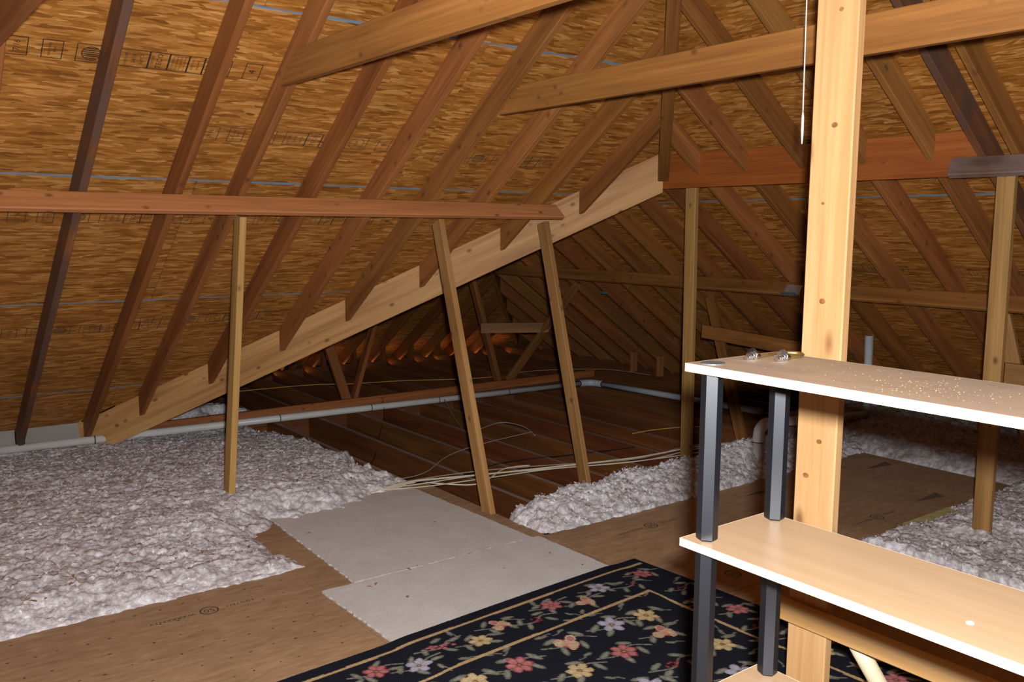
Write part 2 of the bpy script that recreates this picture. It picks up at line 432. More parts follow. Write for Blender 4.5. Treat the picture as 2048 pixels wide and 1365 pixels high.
def slope(label, poly_xy, origin, eu, ev, seam_v, stagger, up_n):
    """sheathing of one roof slope. poly in world XY; eu/ev unit vectors in the slope; sheets 2.44 x 1.219"""
    eu = Vector(eu).normalized(); ev = Vector(ev).normalized(); n = eu.cross(ev)
    O = Vector(origin)
    up_n = 1 if n.z > 0 else -1
    def z_at(x, y): return O.z - (n.x*(x-O.x)+n.y*(y-O.y))/n.z
    P3 = [Vector((x, y, z_at(x, y))) for x, y in poly_xy]
    P2 = [((p-O).dot(eu), (p-O).dot(ev)) for p in P3]
    a2 = sum(P2[i-1][0]*P2[i][1]-P2[i][0]*P2[i-1][1] for i in range(len(P2)))
    if a2 < 0: P2 = P2[::-1]
    out = up_n*0.013
    fv = [O + eu*u + ev*v_ + n*out*1.0 for u, v_ in P2]; fo = n*(0.006*up_n)
    nn = len(fv)
    root = link('ceiling', mesh('felt', [tuple(p) for p in fv]+[tuple(p+fo) for p in fv],
                [tuple(range(nn)), tuple(range(2*nn-1, nn-1, -1))] + [(i, (i+1) % nn, (i+1) % nn+nn, i+nn) for i in range(nn)]),
                'felt', kind='structure', label=label)
    us = [p[0] for p in P2]; vs_ = [p[1] for p in P2]
    panels = []
    j0 = math.floor((min(vs_)-seam_v)/1.2192); j1 = math.ceil((max(vs_)-seam_v)/1.2192)
    for j in range(j0, j1):
        v0 = seam_v + j*1.2192
        s0 = (j % 2)*1.2192 + stagger
        i0 = math.floor((min(us)-s0)/2.4384); i1 = math.ceil((max(us)-s0)/2.4384)
        for i in range(i0, i1):
            u0 = s0 + i*2.4384
            c = clip(P2, (u0+0.0015, u0+2.4369, v0+0.0013, v0+1.2179))
            if not c or area(c) < 0.02: continue
            m = Matrix((eu, ev, n)).transposed().to_4x4(); m.translation = O + eu*(u0+.0015) + ev*(v0+.0013)
            pts = [(u-u0-.0015, v_-v0-.0013) for u, v_ in c]
            z0, z1 = (0.0, 0.0111) if up_n > 0 else (-0.0111, 0.0)
            panels.append((link('osb_panel', MB().prism(pts, z0, z1).build('osb_panel'), 'osb', parent=root, mw=m), u0, v0))
    return root, panels, (O, eu, ev, n)

ca = 1/math.sqrt(1+SA*SA); cb = 1/math.sqrt(1+SB*SB)
XE = 7.6                                   # eave of the hip side
XMIN = -4.0
# slope A: rises towards -Y. local u = +X, v = up the slope
ceilA, panA, frA = slope('left roof slope of golden strand board sheathing above the long row of rafters',
    [(XMIN, YR), (XH, YR), (PX, PY), (1.28, 7.38), (XMIN, 7.38)], (0, 4.868, zA(4.868)+VA), (1, 0, 0), (0, -ca, SA*ca), 0.0, 0.35, 1)
# hip side: C above the header, B below it, one plane. u = +Y, v = up the slope (-X)
ceilC, panC, frC = slope('upper right roof slope above the orange header beam',
    [(XH, YR), (PX, PY), (PX, YR-(PX-XH)*HK)], (5.2, 0, zB(5.2)+VB), (0, 1, 0), (-cb, 0, SB*cb), 0.0, 0.5, 1)
ceilB, panB, frB = slope('lower right roof slope below the orange header beam',
    [(PX, YR-(PX-XH)*HK), (XE+.4, YR-(XE+.4-XH)*HK), (XE+.4, 7.0+XE+.4-PX), (PX, 7.0)], (5.2, 0, zB(5.2)+VB), (0, 1, 0), (-cb, 0, SB*cb), 0.0, 0.5, 1)
# far end of the wing behind the valley
ceilE, panE, frE = slope('dark far roof slope with a warm glow at its eave',
    [(PX, 7.0), (XE+.4, 7.0+XE+.4-PX), (1.0, 7.0+.873*(PX-1.0))], (0, 9.0, zE(9.0)+VB), (1, 0, 0), (0, -cb, SB*cb), 0.3, 0.2, 1)
ceilD, panD, frD = slope('hidden roof slope behind the pale valley board',
    [(PX, PY), (PX, 7.0), (1.0, 10.25), (1.0, 7.6), (1.28, 7.38)], (3.0, 0, zD(3.0)+VB), (0, -1, 0), (1, 0, SD), 0.2, 0.4, 1)
ceilF, panF, frF = slope('roof slope behind the camera',
    [(XMIN, YR), (XH, YR), (XE+.1, YR-(XE+.1-XH)*HK), (XMIN, YR-(XE+.1-XH)*HK)], (0, -1.0, zA(2*YR+1.0)+VA), (-1, 0, 0), (0, ca, SA*ca), 0.0, 0.3, 1)

# ---- rafters of slope A
nA = Vector((0, SA*ca, ca))
def rafterA(x, mat='rafter', dx=0.0):
    yl = valY(x)-0.0 if x > 1.5 else 7.40
    yt = (hipY(x)+0.02) if x > XH else YR+0.02
    p0 = Vector((x+dx, yl, zA(yl))); p1 = Vector((x, yt, zA(yt)))
    ct = SA if x > 1.5 else 0.0
    return board('rafter', p0, p1, 0.038, RAF, nA, mat, cut0=ct, cut1=ct if x > XH else SA, parent=ceilA)
rafA = [(-3.6,'rafter'),(-3.2,'rafter_red'),(-2.8,'rafter'),(-2.4,'rafter'),(-2.0,'rafter_red'),(-1.6,'rafter'),(-1.2,'rafter'),(-0.8,'rafter_red'),(-0.4,'rafter'),(0.02,'rafter'),
        (0.56,'rafter'),(0.975,'rafter_dark'),(1.43,'rafter_red'),(1.765,'rafter'),(2.18,'rafter_red'),(2.60,'rafter'),(2.98,'rafter'),(3.40,'rafter'),(3.85,'rafter_red'),(4.28,'rafter_red')]
for x, m_ in rafA: rafterA(x, m_)

# ---- rafters of the hip side
nB = Vector((SB*cb, 0, cb))
RY = [4.54, 4.95, 5.36, 5.76, 6.17, 6.58, 6.98, 7.4, 7.8, 8.2, 8.6, 9.0, 9.4]
RYC = [4.131, 3.737, 3.305, 2.905, 2.507]
mats_b = ['rafter', 'rafter', 'rafter_red', 'rafter', 'rafter']
def hip_side_end(y):   # where a lower rafter stops
    return XE+0.32
for i, y in enumerate(RYC):
    xt = PX-(PY-y)/HK + 0.02; xb = XB
    board('rafter', (xt, y, zB(xt)), (xb, y, zB(xb)), 0.038, RAF, nB, mats_b[i % 5], cut0=-SB, cut1=-SB, parent=ceilC)
    xt = XB+0.038; xb = hip_side_end(y)
    board('rafter', (xt, y, zB(xt)), (xb, y, zB(xb)), 0.038, RAF, nB, mats_b[(i+1) % 5], cut0=-SB, parent=ceilB)
for i, y in enumerate(RY):
    xt = XB+0.038 if y < 7.0 else XB+(y-7.0)+0.02
    xb = hip_side_end(y)
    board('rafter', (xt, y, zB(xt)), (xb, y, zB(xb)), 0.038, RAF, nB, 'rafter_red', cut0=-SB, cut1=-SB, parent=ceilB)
for i, y in enumerate([2.235, 2.07, 1.66, 1.25, 0.85, 0.44, 0.03, -0.38, -0.8, -1.2, -1.6, -2.0, -2.4]):
    xt = (PX-(PY-y)/HK if y > YR else PX-(PY-(2*YR-y))/HK) + 0.02; xb = XE+0.32
    board('rafter', (xt, y, zB(xt)), (xb, y, zB(xb)), 0.038, RAF, nB, 'rafter_dark' if i == 0 else 'rafter', cut0=-SB, parent=ceilC)
# far end rafters with their heel blocks and a valley rafter
nE = Vector((0, SB*cb, cb))
for i in range(16):
    x = 2.10 + i*0.405
    if x > 7.3: break
    ytop = 7.0+abs(x-XB)*(1.0 if x > XB else .873)+0.03
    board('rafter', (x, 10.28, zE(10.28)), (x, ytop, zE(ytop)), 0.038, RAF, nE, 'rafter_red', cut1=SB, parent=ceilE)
    board('heel_block', (x+0.04, 9.72, -0.018), (x+0.04, 9.72, zE(9.72)+0.03), 0.038, 0.089, (0, 1, 0), 'joist', parent=ceilE)
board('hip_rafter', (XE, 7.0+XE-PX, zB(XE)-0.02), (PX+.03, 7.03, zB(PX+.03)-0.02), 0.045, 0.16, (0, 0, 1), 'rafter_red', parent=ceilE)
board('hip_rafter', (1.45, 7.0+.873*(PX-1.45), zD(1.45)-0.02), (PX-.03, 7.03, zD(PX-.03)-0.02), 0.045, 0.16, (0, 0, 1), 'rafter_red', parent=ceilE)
for y in (6.14, 6.55, 6.95, 7.37):
    board('heel_block', (7.36, y, -0.018), (7.36, y, zB(7.36)+0.04), 0.038, 0.089, (1, 0, 0), 'rafter', parent=ceilB)
for i in range(9):   # rafters of the hidden wing slope and of the slope behind the camera
    y = 4.9 + i*0.41
    x0 = max(PX-(y-PY)/VK, 1.7) + 0.13 if y < 7.2 else 1.7+(y-7.2)*0.0
    xt = XB-0.01 if y < 7.0 else XB-(y-7.0)/.873
    if xt - x0 < 0.3: continue
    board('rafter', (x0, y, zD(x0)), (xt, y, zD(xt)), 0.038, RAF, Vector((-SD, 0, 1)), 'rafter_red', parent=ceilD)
for i in range(16):
    x = -3.6 + i*0.42
    yt = YR-0.02 if x < XH else 2*YR-hipY(x)-0.02
    yb = YR-(XE+.1-XH)*HK
    zf = lambda y: zA(2*YR-y)
    board('rafter', (x, yt, zf(yt)), (x, yb, zf(yb)), 0.038, RAF, Vector((0, -SA*ca, ca)), 'rafter', parent=ceilF)

# ------------------------------------------------------------------ floor: drywall ceiling below, joists, sheets
floor = link('floor', MB().box(XMIN, 9.5, -6.0, 10.4, -0.275, -0.26).build('floor'), 'drywall', kind='structure',
             label='attic floor of open joists partly covered by loose brown sheets')
JX = [3.29-0.39*k for k in range(1, 19)] + [3.29, 3.665, 4.05, 4.45, 4.84, 5.215, 5.60, 5.99, 6.30, 6.70, 7.10, 7.5]
jm = board_mesh(13.9, 0.038, 0.235)
for k, x in enumerate(JX):
    m, L = frame((x, -3.6, -0.254), (x, 10.3, -0.254), (0, 0, 1))
    if -1 < x: link('joist', jm, 'joist', parent=floor, mw=m)
sx = sorted(x for x in JX if 1.5 < x < 7.2)
for x0, x1 in zip(sx, sx[1:]):
    board('joist_blocking', (x0+0.02, 7.33, -0.254), (x1-0.02, 7.33, -0.254), 0.038, 0.235, (0, 0, 1), 'joist', parent=floor)
board('rim_joist', (XE+0.06, -3.6, -0.254), (XE+0.06, 10.0, -0.254), 0.038, 0.262, (0, 0, 1), 'joist', parent=floor)
board('rim_joist', (1.0, 10.05, -0.254), (XE+0.06, 10.05, -0.254), 0.038, 0.19, (0, 0, 1), 'joist', parent=floor)
# sheets; every sheet is 18 mm and lies on the joists
def sheet(x0, x1, y0, y1):
    m = Matrix.Translation((x0, y0, -0.018))
    return link('floor_panel', MB().prism([(0, 0), (x1-x0, 0), (x1-x0, y1-y0), (0, y1-y0)], 0, 0.018).build('floor_panel'), 'ply', parent=floor, mw=m)
shL = sheet(-0.80, 1.638, 2.70, 3.918)
sheet(-3.25, -0.803, 2.70, 3.918)
shC = sheet(1.641, 2.955, 2.48, 4.80)
shR = sheet(2.958, 6.02, 2.48, 3.58)
sheet(-0.80, 1.638, 1.48, 2.697); sheet(-0.80, 1.638, 0.26, 1.477); sheet(1.641, 4.20, 1.26, 2.477); sheet(1.641, 4.20, 0.04, 1.257)
sheet(-0.80, 1.638, -0.96, 0.257); sheet(1.641, 4.20, -1.18, 0.037); sheet(-3.25, -0.803, -0.96, 2.697)

# printed stamps on the floor sheets (seen upside down from here)
def put(mb, v, f, ox, oy, rot=0.0, sx=1.0, sy=1.0, z=0.0):
    c, s = math.cos(rot), math.sin(rot)
    mb.add([(ox+(x*sx)*c-(y*sy)*s, oy+(x*sx)*s+(y*sy)*c, z) for x, y, *_ in v], f)
def ring(mb, cx, cy, r, wdt, n=28, sx=1.0, sy=1.0, z=0.0):
    v = []; 
    for i in range(n):
        a = 2*math.pi*i/n
        v += [(cx+r*sx*math.cos(a), cy+r*sy*math.sin(a), z), (cx+(r-wdt)*sx*math.cos(a), cy+(r-wdt)*sy*math.sin(a), z)]
    mb.add(v, [(2*i, (2*i+2) % (2*n), (2*i+3) % (2*n), 2*i+1) for i in range(n)])
def rect_outline(mb, x0, x1, y0, y1, w_=0.0036, z=0.0):
    for a in ((x0, x1, y0, y0+w_), (x0, x1, y1-w_, y1), (x0, x0+w_, y0+w_, y1-w_), (x1-w_, x1, y0+w_, y1-w_)):
        mb.add([(a[0], a[2], z), (a[1], a[2], z), (a[1], a[3], z), (a[0], a[3], z)], [(0, 1, 2, 3)])
def warranty(cx, cy, parent, rot=math.pi, mat='ink_blue', full=True):
    mb = MB(); ring(mb, 0, 0, 0.040, 0.006)
    put(mb, *text_mb('50', 0.050), 0, -0.002)
    if full:
        put(mb, *text_mb('LIMITED', 0.030), -0.135, 0.0, 0, 1.15, 1.0)
        put(mb, *text_mb('WARRANTY', 0.030), 0.155, 0.0, 0, 1.15, 1.0)
    m = Matrix.Translation((cx, cy, 0.0006)) @ Matrix.Rotation(rot, 4, 'Z')
    return link('warranty_stamp', mb.build('warranty_stamp'), mat, parent=parent, mw=m)
warranty(1.175, 3.70, shL); warranty(3.53, 3.348, shR, math.pi); warranty(3.34, 2.62, shR, math.pi, full=False); warranty(4.705, 2.68, shR, math.pi)
for (cx, cy, sh) in ((4.56, 3.39, shR), (5.30, 2.70, shR), (5.75, 3.3, shR)):
    mb = MB().add([(-.16, 0, 0), (.12, -.05, 0), (.16, .03, 0)], [(0, 1, 2)])
    link('arrow_mark', mb.build('arrow_mark'), 'ink_faint', parent=sh, mw=Matrix.Translation((cx, cy, 0.0006)))
# nail and spacer dots
mb = MB()
for i in range(26):
    for j in range(8):
        x = -0.7 + i*0.092 + (j % 2)*0.046 + random.uniform(-.012, .012); y = 2.78 + j*0.150 + random.uniform(-.012, .012)
        if x > 1.6 or random.random() < 0.25: continue
        a = random.uniform(.005, .0085); b_ = random.uniform(.0025, .004)
        mb.add([(x+a*math.cos(t*math.pi/3), y+b_*math.sin(t*math.pi/3), 0.0005) for t in range(6)], [(0, 1, 2, 3, 4, 5)])
link('spacer_marks', mb.build('spacer_marks'), 'ink', parent=shL, kind='stuff')

# ------------------------------------------------------------------ end wall behind the camera
mb = MB()
yl, yr_ = YR-(XE+.1-XH)*HK, 7.38
mb.add([(XMIN-.02, yl, -.26), (XMIN-.02, yr_, -.26), (XMIN-.02, yr_, zA(yr_)+VA), (XMIN-.02, YR, zA(YR)+VA+.05), (XMIN-.02, yl, zA(2*YR-yl)+VA),
        (XMIN, yl, -.26), (XMIN, yr_, -.26), (XMIN, yr_, zA(yr_)+VA), (XMIN, YR, zA(YR)+VA+.05), (XMIN, yl, zA(2*YR-yl)+VA)],
       [(4, 3, 2, 1, 0), (5, 6, 7, 8, 9), (0, 1, 6, 5), (1, 2, 7, 6), (2, 3, 8, 7), (3, 4, 9, 8), (4, 0, 5, 9)])
link('wall_back', mb.build('wall_back'), 'osb', kind='structure', label='strand board gable wall behind the camera')

# ------------------------------------------------------------------ large timbers
pv0 = Vector((1.40, valY(1.40), 0)); pv1 = Vector((PX-0.002, PY, 0))
pv0.z = zA(pv0.y)+VA-0.300; pv1.z = zA(pv1.y)+VA-0.284
dv = (pv1-pv0).normalized(); side = Vector((VK, 1, 0)).normalized()
m, L = frame(pv0 + side*0.019, pv1 + side*0.019, (0, 0, 1))
tl = dv.z/math.sqrt(1-dv.z**2)
link('valley_board', board_mesh(L, 0.038, 0.262, 0, tl), 'valley', mw=m, label='long pale valley board rising diagonally across the open joists', cat='board')

hp0 = Vector((PX-0.03, PY-0.03*HK, 0)); hp1 = Vector((XH, YR, 0))
hp0.z = zB(hp0.x)-0.06; hp1.z = zB(hp1.x)-0.06
board('hip_rafter', hp0, hp1, 0.076, 0.195, (0, 0, 1), 'rafter_red', cut0=0.5, label='dark hip rafter climbing from the top of the valley board', cat='rafter')
board('header_beam', (XB+0.019, 2.245, 1.935), (XB+0.019, 7.0, 1.935), 0.038, 0.235, (0, 0, 1), 'beam',
      label='deep orange-red header beam under the upper right roof slope', cat='beam')
board('ridge_board', (XMIN+.02, YR, zA(YR)-0.05), (XH+.1, YR, zA(YR)-0.05), 0.038, 0.235, (0, 0, 1), 'tie', label='ridge board overhead behind the camera', cat='beam')

for x, lab, zb in ((0.516, 'collar tie cut off by the top left corner of the picture', 2.30),
               (1.722, 'collar tie across the top centre, nearer of the two long ones', 2.302),
               (3.012, 'collar tie passing behind the bright post at upper right', 2.277)):
    ye = 4.75-(zb-1.806)/SA
    board('collar_tie', (x, ye-0.02, zb), (x, 2*YR-ye, zb), 0.038, 0.142, (0, 0, 1), 'tie', cut0=1/SA, cut1=-1/SA, label=lab, cat='collar tie', group='collar ties')

# purlins: stood on edge square to the rafters
pt = Vector((0, 4.75, zA(4.75)))
m, L = frame(pt + Vector((XMIN+.3, 0, 0)) - nA*0.107, pt + Vector((4.0, 0, 0)) - nA*0.107, nA)
link('purlin', board_mesh(L, 0.038, 0.107, 0, -0.35, c=0.006), 'purlin', mw=m, label='reddish purlin running level beneath the left rafters', cat='purlin', group='purlins')
pt = Vector((XB, 0, zB(XB)))
m, L = frame(pt + Vector((0, 2.37, 0)) - nB*0.115, pt + Vector((0, -2.0, 0)) - nB*0.115, nB)
link('purlin', board_mesh(L, 0.038, 0.115, -0.1, 0, c=0.006), 'greywood', mw=m, label='grey-brown purlin at the right edge above the tall strut', cat='purlin', group='purlins')
pt = Vector((5.83, 0, zB(5.83)))
m, L = frame(pt + Vector((0, -1.5, 0)) - nB*0.112, pt + Vector((0, 7.9, 0)) - nB*0.112, nB)
link('purlin', board_mesh(L, 0.038, 0.112, c=0.006), 'rafter_red', mw=m, label='dim purlin running level under the far right rafters', cat='purlin', group='purlins')

# struts 38 x 89, long side along Y
def strut(p0, p1, mat, label, name='strut', w_=0.038, d=0.089, upv=(0, 1, 0), cat='strut', group='struts'):
    p0 = Vector(p0); p1 = Vector(p1); off = Vector(upv)*(-d/2)
    return board(name, p0+off, p1+off, w_, d, upv, mat, label=label, cat=cat, group=group)
strut((1.722, 5.02, -0.12), (1.752, 4.735, 1.700), 'strut', 'pale strut standing in the left insulation heap under the purlin')
strut((2.935, 4.07, -0.018), (3.012, 4.74, 1.702), 'strut', 'leaning pale strut beside the right edge of the beige carpet')
strut((3.918, 4.33, -0.05), (3.868, 4.75, 1.700), 'strut', 'leaning pale strut near the right end of the purlin')
strut((4.775, 4.20, -0.05), (4.748, 4.20, 1.934), 'strut', 'upright pale strut below the left end of the header beam')
strut((4.75, 2.11, -0.05), (4.735, 2.11, 1.955), 'strut', 'tall upright strut at the right edge under the grey purlin')
strut((5.63, 4.36, -0.06), (5.90, 4.98, 1.10), 'dim', 'leaning dim strut behind the shelf tube, carrying a short cleat')
strut((5.78, 2.20, -0.06), (5.83, 2.56, 1.14), 'strut', 'leaning strut beyond the right picture edge post')
board('cleat', (5.70, 4.88, 0.755), (5.70, 3.70, 0.700), 0.03, 0.11, (0, 0, 1), 'dim', label='short level cleat nailed across the dim leaning strut', cat='board', group='cleats')
board('cleat', (5.76, 2.49, 0.71), (5.76, 1.60, 0.70), 0.03, 0.13, (0, 0, 1), 'strut', label='short cleat end showing at the right picture edge', cat='board', group='cleats')
strut((3.69, 7.40, 0.05), (3.38, 7.40, 1.02), 'dim', 'broad dim strut, left leg of the small V on the strongback', w_=0.089, d=0.038)
strut((3.76, 7.40, 0.05), (4.27, 7.40, 1.62), 'dim', 'thin dim strut, right leg of the small V on the strongback')
strut((5.44, 7.40, 0.05), (4.90, 7.40, 1.82), 'dim', 'thin dark strut, left leg of the tall V in the far wing', w_=0.045)
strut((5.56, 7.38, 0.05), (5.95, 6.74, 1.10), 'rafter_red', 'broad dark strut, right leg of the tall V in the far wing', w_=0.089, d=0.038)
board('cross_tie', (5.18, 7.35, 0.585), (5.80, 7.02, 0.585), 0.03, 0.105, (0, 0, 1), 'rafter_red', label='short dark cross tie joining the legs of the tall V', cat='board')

sb = empty('strongback', (1.9, 7.40, -0.018), 'long brown strongback lying over the joists behind the white pipe', 'beam')
board('edge_board', (1.85, 7.36, -0.016), (6.75, 7.36, -0.016), 0.038, 0.085, (0, 0, 1), 'dim', parent=sb)
board('flat_board', (1.85, 7.45, -0.016), (6.75, 7.45, -0.016), 0.14, 0.038, (0, 0, 1), 'greywood', parent=sb)

# main post, rail and the tube leaning there
board('post', (2.42, 1.598, 0.0), (2.42, 1.598, zB(2.42)-0.02), 0.142, 0.038, (1, 0, 0), 'post', label='bright orange pine post standing close to the camera', cat='post', c=0.004)
pst = bpy.data.objects['post']
for (y, z, r) in ((1.588, 1.965, .0085), (1.615, 1.732, .0045), (1.600, 1.432, .0085), (1.586, 0.99, .0075), (1.628, 0.872, .0085), (1.585, 2.30, .006)):
    mb = MB(); n = 14
    for (ra, zz, col) in ((r, 0.0006, 0),):
        mb.prism([(ra*math.cos(2*math.pi*k/n), ra*1.25*math.sin(2*math.pi*k/n)) for k in range(n)], 0, zz)
    mk_ = Matrix.Translation((2.42, y, z)) @ Matrix.Rotation(math.radians(-90), 4, 'Y')
    link('knot', mb.build('knot'), 'knot', parent=pst, mw=mk_)
board('rail', (2.398, 1.70, 0.384), (2.398, -0.30, 0.384), 0.038, 0.064, (0, 0, 1), 'post', label='orange pine rail nailed across the foot of the bright post', cat='rail')
link('wooden_pole', tube_mesh([(2.465, 1.478, 0.40), (2.53, 1.395, 0.22), (2.60, 1.305, 0.045)], [0.027, 0.027, 0.027], 20), 'dowel', label='cream round pole leaning under the rail on the flowered rug', cat='pole')

# ------------------------------------------------------------------ shelving unit
SX0, SX1, SY1, SY0 = 1.262, 1.528, 1.118, 0.300
shelf = empty('shelf_unit', ((SX0+SX1)/2, (SY0+SY1)/2, 0), 'open shelf unit of pale boards on black hexagonal tubes', 'shelf')
ZS = [1.40, 1.058, 0.720, 0.38, 0.04]; TH = 0.0155
TC = [(1.297, 1.083), (1.507, 1.083), (1.297, 0.335), (1.507, 0.335)]
def shelf_board(z, dusty):
    me = MB().box(SX0, SX1, SY0, SY1, z-TH, z).build('shelf_board')
    o = link('shelf_board', me, 'shelf_dusty' if dusty else 'shelf', parent=shelf)
    e = 0.0012
    mb = MB()
    mb.box(SX0-e, SX0, SY0-e, SY1+e, z-TH, z).box(SX1, SX1+e, SY0-e, SY1+e, z-TH, z).box(SX0, SX1, SY1, SY1+e, z-TH, z).box(SX0, SX1, SY0-e, SY0, z-TH, z)
    link('edge_band', mb.build('edge_band'), 'shelf_edge', parent=o)
    return o
tops = [shelf_board(z, i == 0) for i, z in enumerate(ZS)]
def hex_prism(r, z0, z1, rot, taper=0.0):
    a = [rot + i*math.pi/3 for i in range(6)]
    rings = [(r-0.002, z0), (r, z0+0.003), (r, z1-0.003), (r-0.002, z1)]
    v = []; f = []
    for rr, z in rings: v += [(rr*math.cos(t), rr*math.sin(t), z) for t in a]
    for k in range(3): f += [(k*6+i, k*6+(i+1) % 6, k*6+6+(i+1) % 6, k*6+6+i) for i in range(6)]
    f += [tuple(range(5, -1, -1)), tuple(range(18, 24))]
    return mesh('tube', v, f)
HEX = math.radians(219.7-30.0)
for i in range(4):
    z1 = ZS[i]-TH; z0 = ZS[i+1]
    me = hex_prism(0.0205, 0, z1-z0, HEX)
    for x, y in TC: link('tube', me, 'tube', parent=shelf, mw=Matrix.Translation((x, y, z0)))
mef = hex_prism(0.0205, 0, ZS[4]-TH, HEX)
for x, y in TC: link('foot', mef, 'tube', parent=shelf, mw=Matrix.Translation((x, y, 0)))
for x, y in TC:
    mb = MB(); n = 20
    pts = [(0.024*math.cos(2*math.pi*k/n), 0.022*math.sin(2*math.pi*k/n)) for k in range(n)]
    link('end_cap', MB().prism(pts, 0, 0.0022).build('end_cap'), 'cap', parent=shelf, mw=Matrix.Translation((x, y, ZS[0])))
# screw hole plug on the second board
pts = [(0.006*math.cos(2*math.pi*k/12), 0.006*math.sin(2*math.pi*k/12)) for k in range(12)]
link('hole_plug', MB().prism(pts, 0, 0.001).build('hole_plug'), 'string', parent=tops[1], mw=Matrix.Translation((1.335, 0.60, ZS[1])))

# U-bolt with nuts lying on the top board
z = ZS[0]+0.006
ub = empty('u_bolt', (1.45, 1.04, ZS[0]), 'brass U-bolt with chrome nuts lying on the top shelf', 'hardware')
e1 = Vector((1.385, 1.072, z)); e2 = Vector((1.418, 1.026, z)); b1 = Vector((1.490, 1.075, z)); b2 = Vector((1.500, 1.030, z))
arc = [e1, e1.lerp(b1, .55), b1, (b1+b2)/2 + Vector((0.022, 0, 0)), b2, e2.lerp(b2, .45), e2]
link('rod', tube_mesh(smooth_path(arc, 6), 0.0035, 8), 'brass', parent=ub)
for e, b_ in ((e1, b1), (e2, b2)):
    d = (b_-e).normalized()
    for k, (t0, t1, rr, sg) in enumerate(((-0.006, 0.004, 0.0048, 12), (0.004, 0.013, 0.0085, 6), (0.0135, 0.0155, 0.0115, 16), (0.016, 0.034, 0.0060, 12))):
        zc = Vector((0, 0, max(0, rr-0.006)))
        link(('bolt_tip', 'nut', 'washer', 'sleeve')[k], tube_mesh([e+d*t0+zc, e+d*t1+zc], rr, sg), 'chrome', parent=ub)
# dust and crumbs on the top board
def crumbs(n, cx, cy, sx_, sy_, z, s0, s1):
    V = []; F = []
    for i in range(n):
        x = cx + random.gauss(0, sx_); y = cy + random.gauss(0, sy_)
        if not (SX0+.01 < x < SX1-.01 and SY0+.01 < y < SY1-.01): continue
        s = random.uniform(s0, s1); a = random.uniform(0, 6.28); b0 = len(V)
        V += [(x+s*math.cos(a), y+s*math.sin(a), z+.0002), (x+.6*s*math.cos(a+2), y+.6*s*math.sin(a+2), z+.0002), (x+.7*s*math.cos(a+4), y+.7*s*math.sin(a+4), z+.0002), (x, y, z+s*.7)]
        F += [(b0, b0+1, b0+3), (b0+1, b0+2, b0+3), (b0+2, b0, b0+3)]
    return mesh('crumbs', V, F)
link('sawdust', crumbs(110, 1.37, 0.70, 0.05, 0.06, ZS[0], 0.0005, 0.0016), 'sawdust', kind='stuff', label='thin scatter of sawdust on the right part of the top shelf', cat='sawdust')
link('crumbs', crumbs(170, 1.40, 0.76, 0.07, 0.14, ZS[0], 0.0006, 0.002), 'crumb', kind='stuff', label='dark dirt specks spread over the dusty top shelf', cat='dirt')

# ------------------------------------------------------------------ pull cord
cp = [(2.675+0.0, 1.889, 3.35), (2.672, 1.886, 2.6), (2.652, 1.867, 2.2), (2.638, 1.855, 2.05)]
cord = empty('pull_cord', (2.632, 1.849, 1.94), 'thin white pull cord with frayed end hanging left of the post', 'cord')
link('string', tube_mesh(smooth_path(cp, 5), 0.0022, 6), 'string', parent=cord)
link('frayed_end', tube_mesh([(2.638, 1.855, 2.05), (2.636, 1.853, 2.03), (2.634, 1.851, 1.98), (2.632, 1.849, 1.94)], [0.0022, 0.0045, 0.0048, 0.0022], 7), 'string', parent=cord)

# ------------------------------------------------------------------ carpets
def slab_grid(poly, z0, th, name, res=0.02, jit=0.004):
    """a carpet cut from poly (4 corners, CCW) with a slightly ragged edge"""
    P = [Vector((*p, 0)) for p in poly]; pts = []
    for i in range(len(P)):
        a, b_ = P[i], P[(i+1) % len(P)]; n = max(2, int((b_-a).length/res))
        nn = Vector((-(b_-a).y, (b_-a).x, 0)).normalized()
        for k in range(n):
            q = a.lerp(b_, k/n) + nn*(random.uniform(-jit, jit) if k else 0); pts.append((q.x, q.y))
    return MB().prism(pts, z0, z0+th).build(name)
link('carpet_remnant', slab_grid([(1.812, 3.586), (2.862, 3.571), (2.815, 4.775), (1.852, 4.720)], 0.0002, 0.009, 'carpet'), 'carpet', label='beige carpet remnant on the floor sheet, farther piece with the narrow end', cat='carpet', group='carpet remnants')
link('carpet_remnant', slab_grid([(1.668, 2.60), (2.925, 2.60), (2.900, 3.5695), (1.648, 3.5835)], 0.0002, 0.009, 'carpet'), 'carpet', label='beige carpet remnant partly tucked under the flowered rug', cat='carpet', group='carpet remnants')

# ------------------------------------------------------------------ flowered rug (woven colours on a fine grid)
RW, RL = 2.45, 1.95
res = 0.0048
nu, nv = int(RW/res)+1, int(RL/res)+1
U, Vv = np.meshgrid(np.linspace(0, RW, nu), np.linspace(0, RL, nv), indexing='ij')
colr = np.empty((nu, nv, 3)); colr[:] = (0.0125, 0.0135, 0.019)
rr = np.random.default_rng(3)
fuzz = rr.random((nu, nv))
def smooth_noise(sh, k):
    a = rr.random((sh[0]//k+3, sh[1]//k+3)); i = np.arange(sh[0])/k; j = np.arange(sh[1])/k
    i0 = i.astype(int); j0 = j.astype(int); fi = (i-i0)[:, None]; fj = (j-j0)[None, :]
    return (a[i0][:, j0]*(1-fi)*(1-fj)+a[i0+1][:, j0]*fi*(1-fj)+a[i0][:, j0+1]*(1-fi)*fj+a[i0+1][:, j0+1]*fi*fj)
sn = smooth_noise((nu, nv), 3)
def win(cu, cv, r):
    a, b_ = max(0, int((cu-r)/res)), min(nu, int((cu+r)/res)+2); c, d = max(0, int((cv-r)/res)), min(nv, int((cv+r)/res)+2)
    return slice(a, max(a, b_)), slice(c, max(c, d))
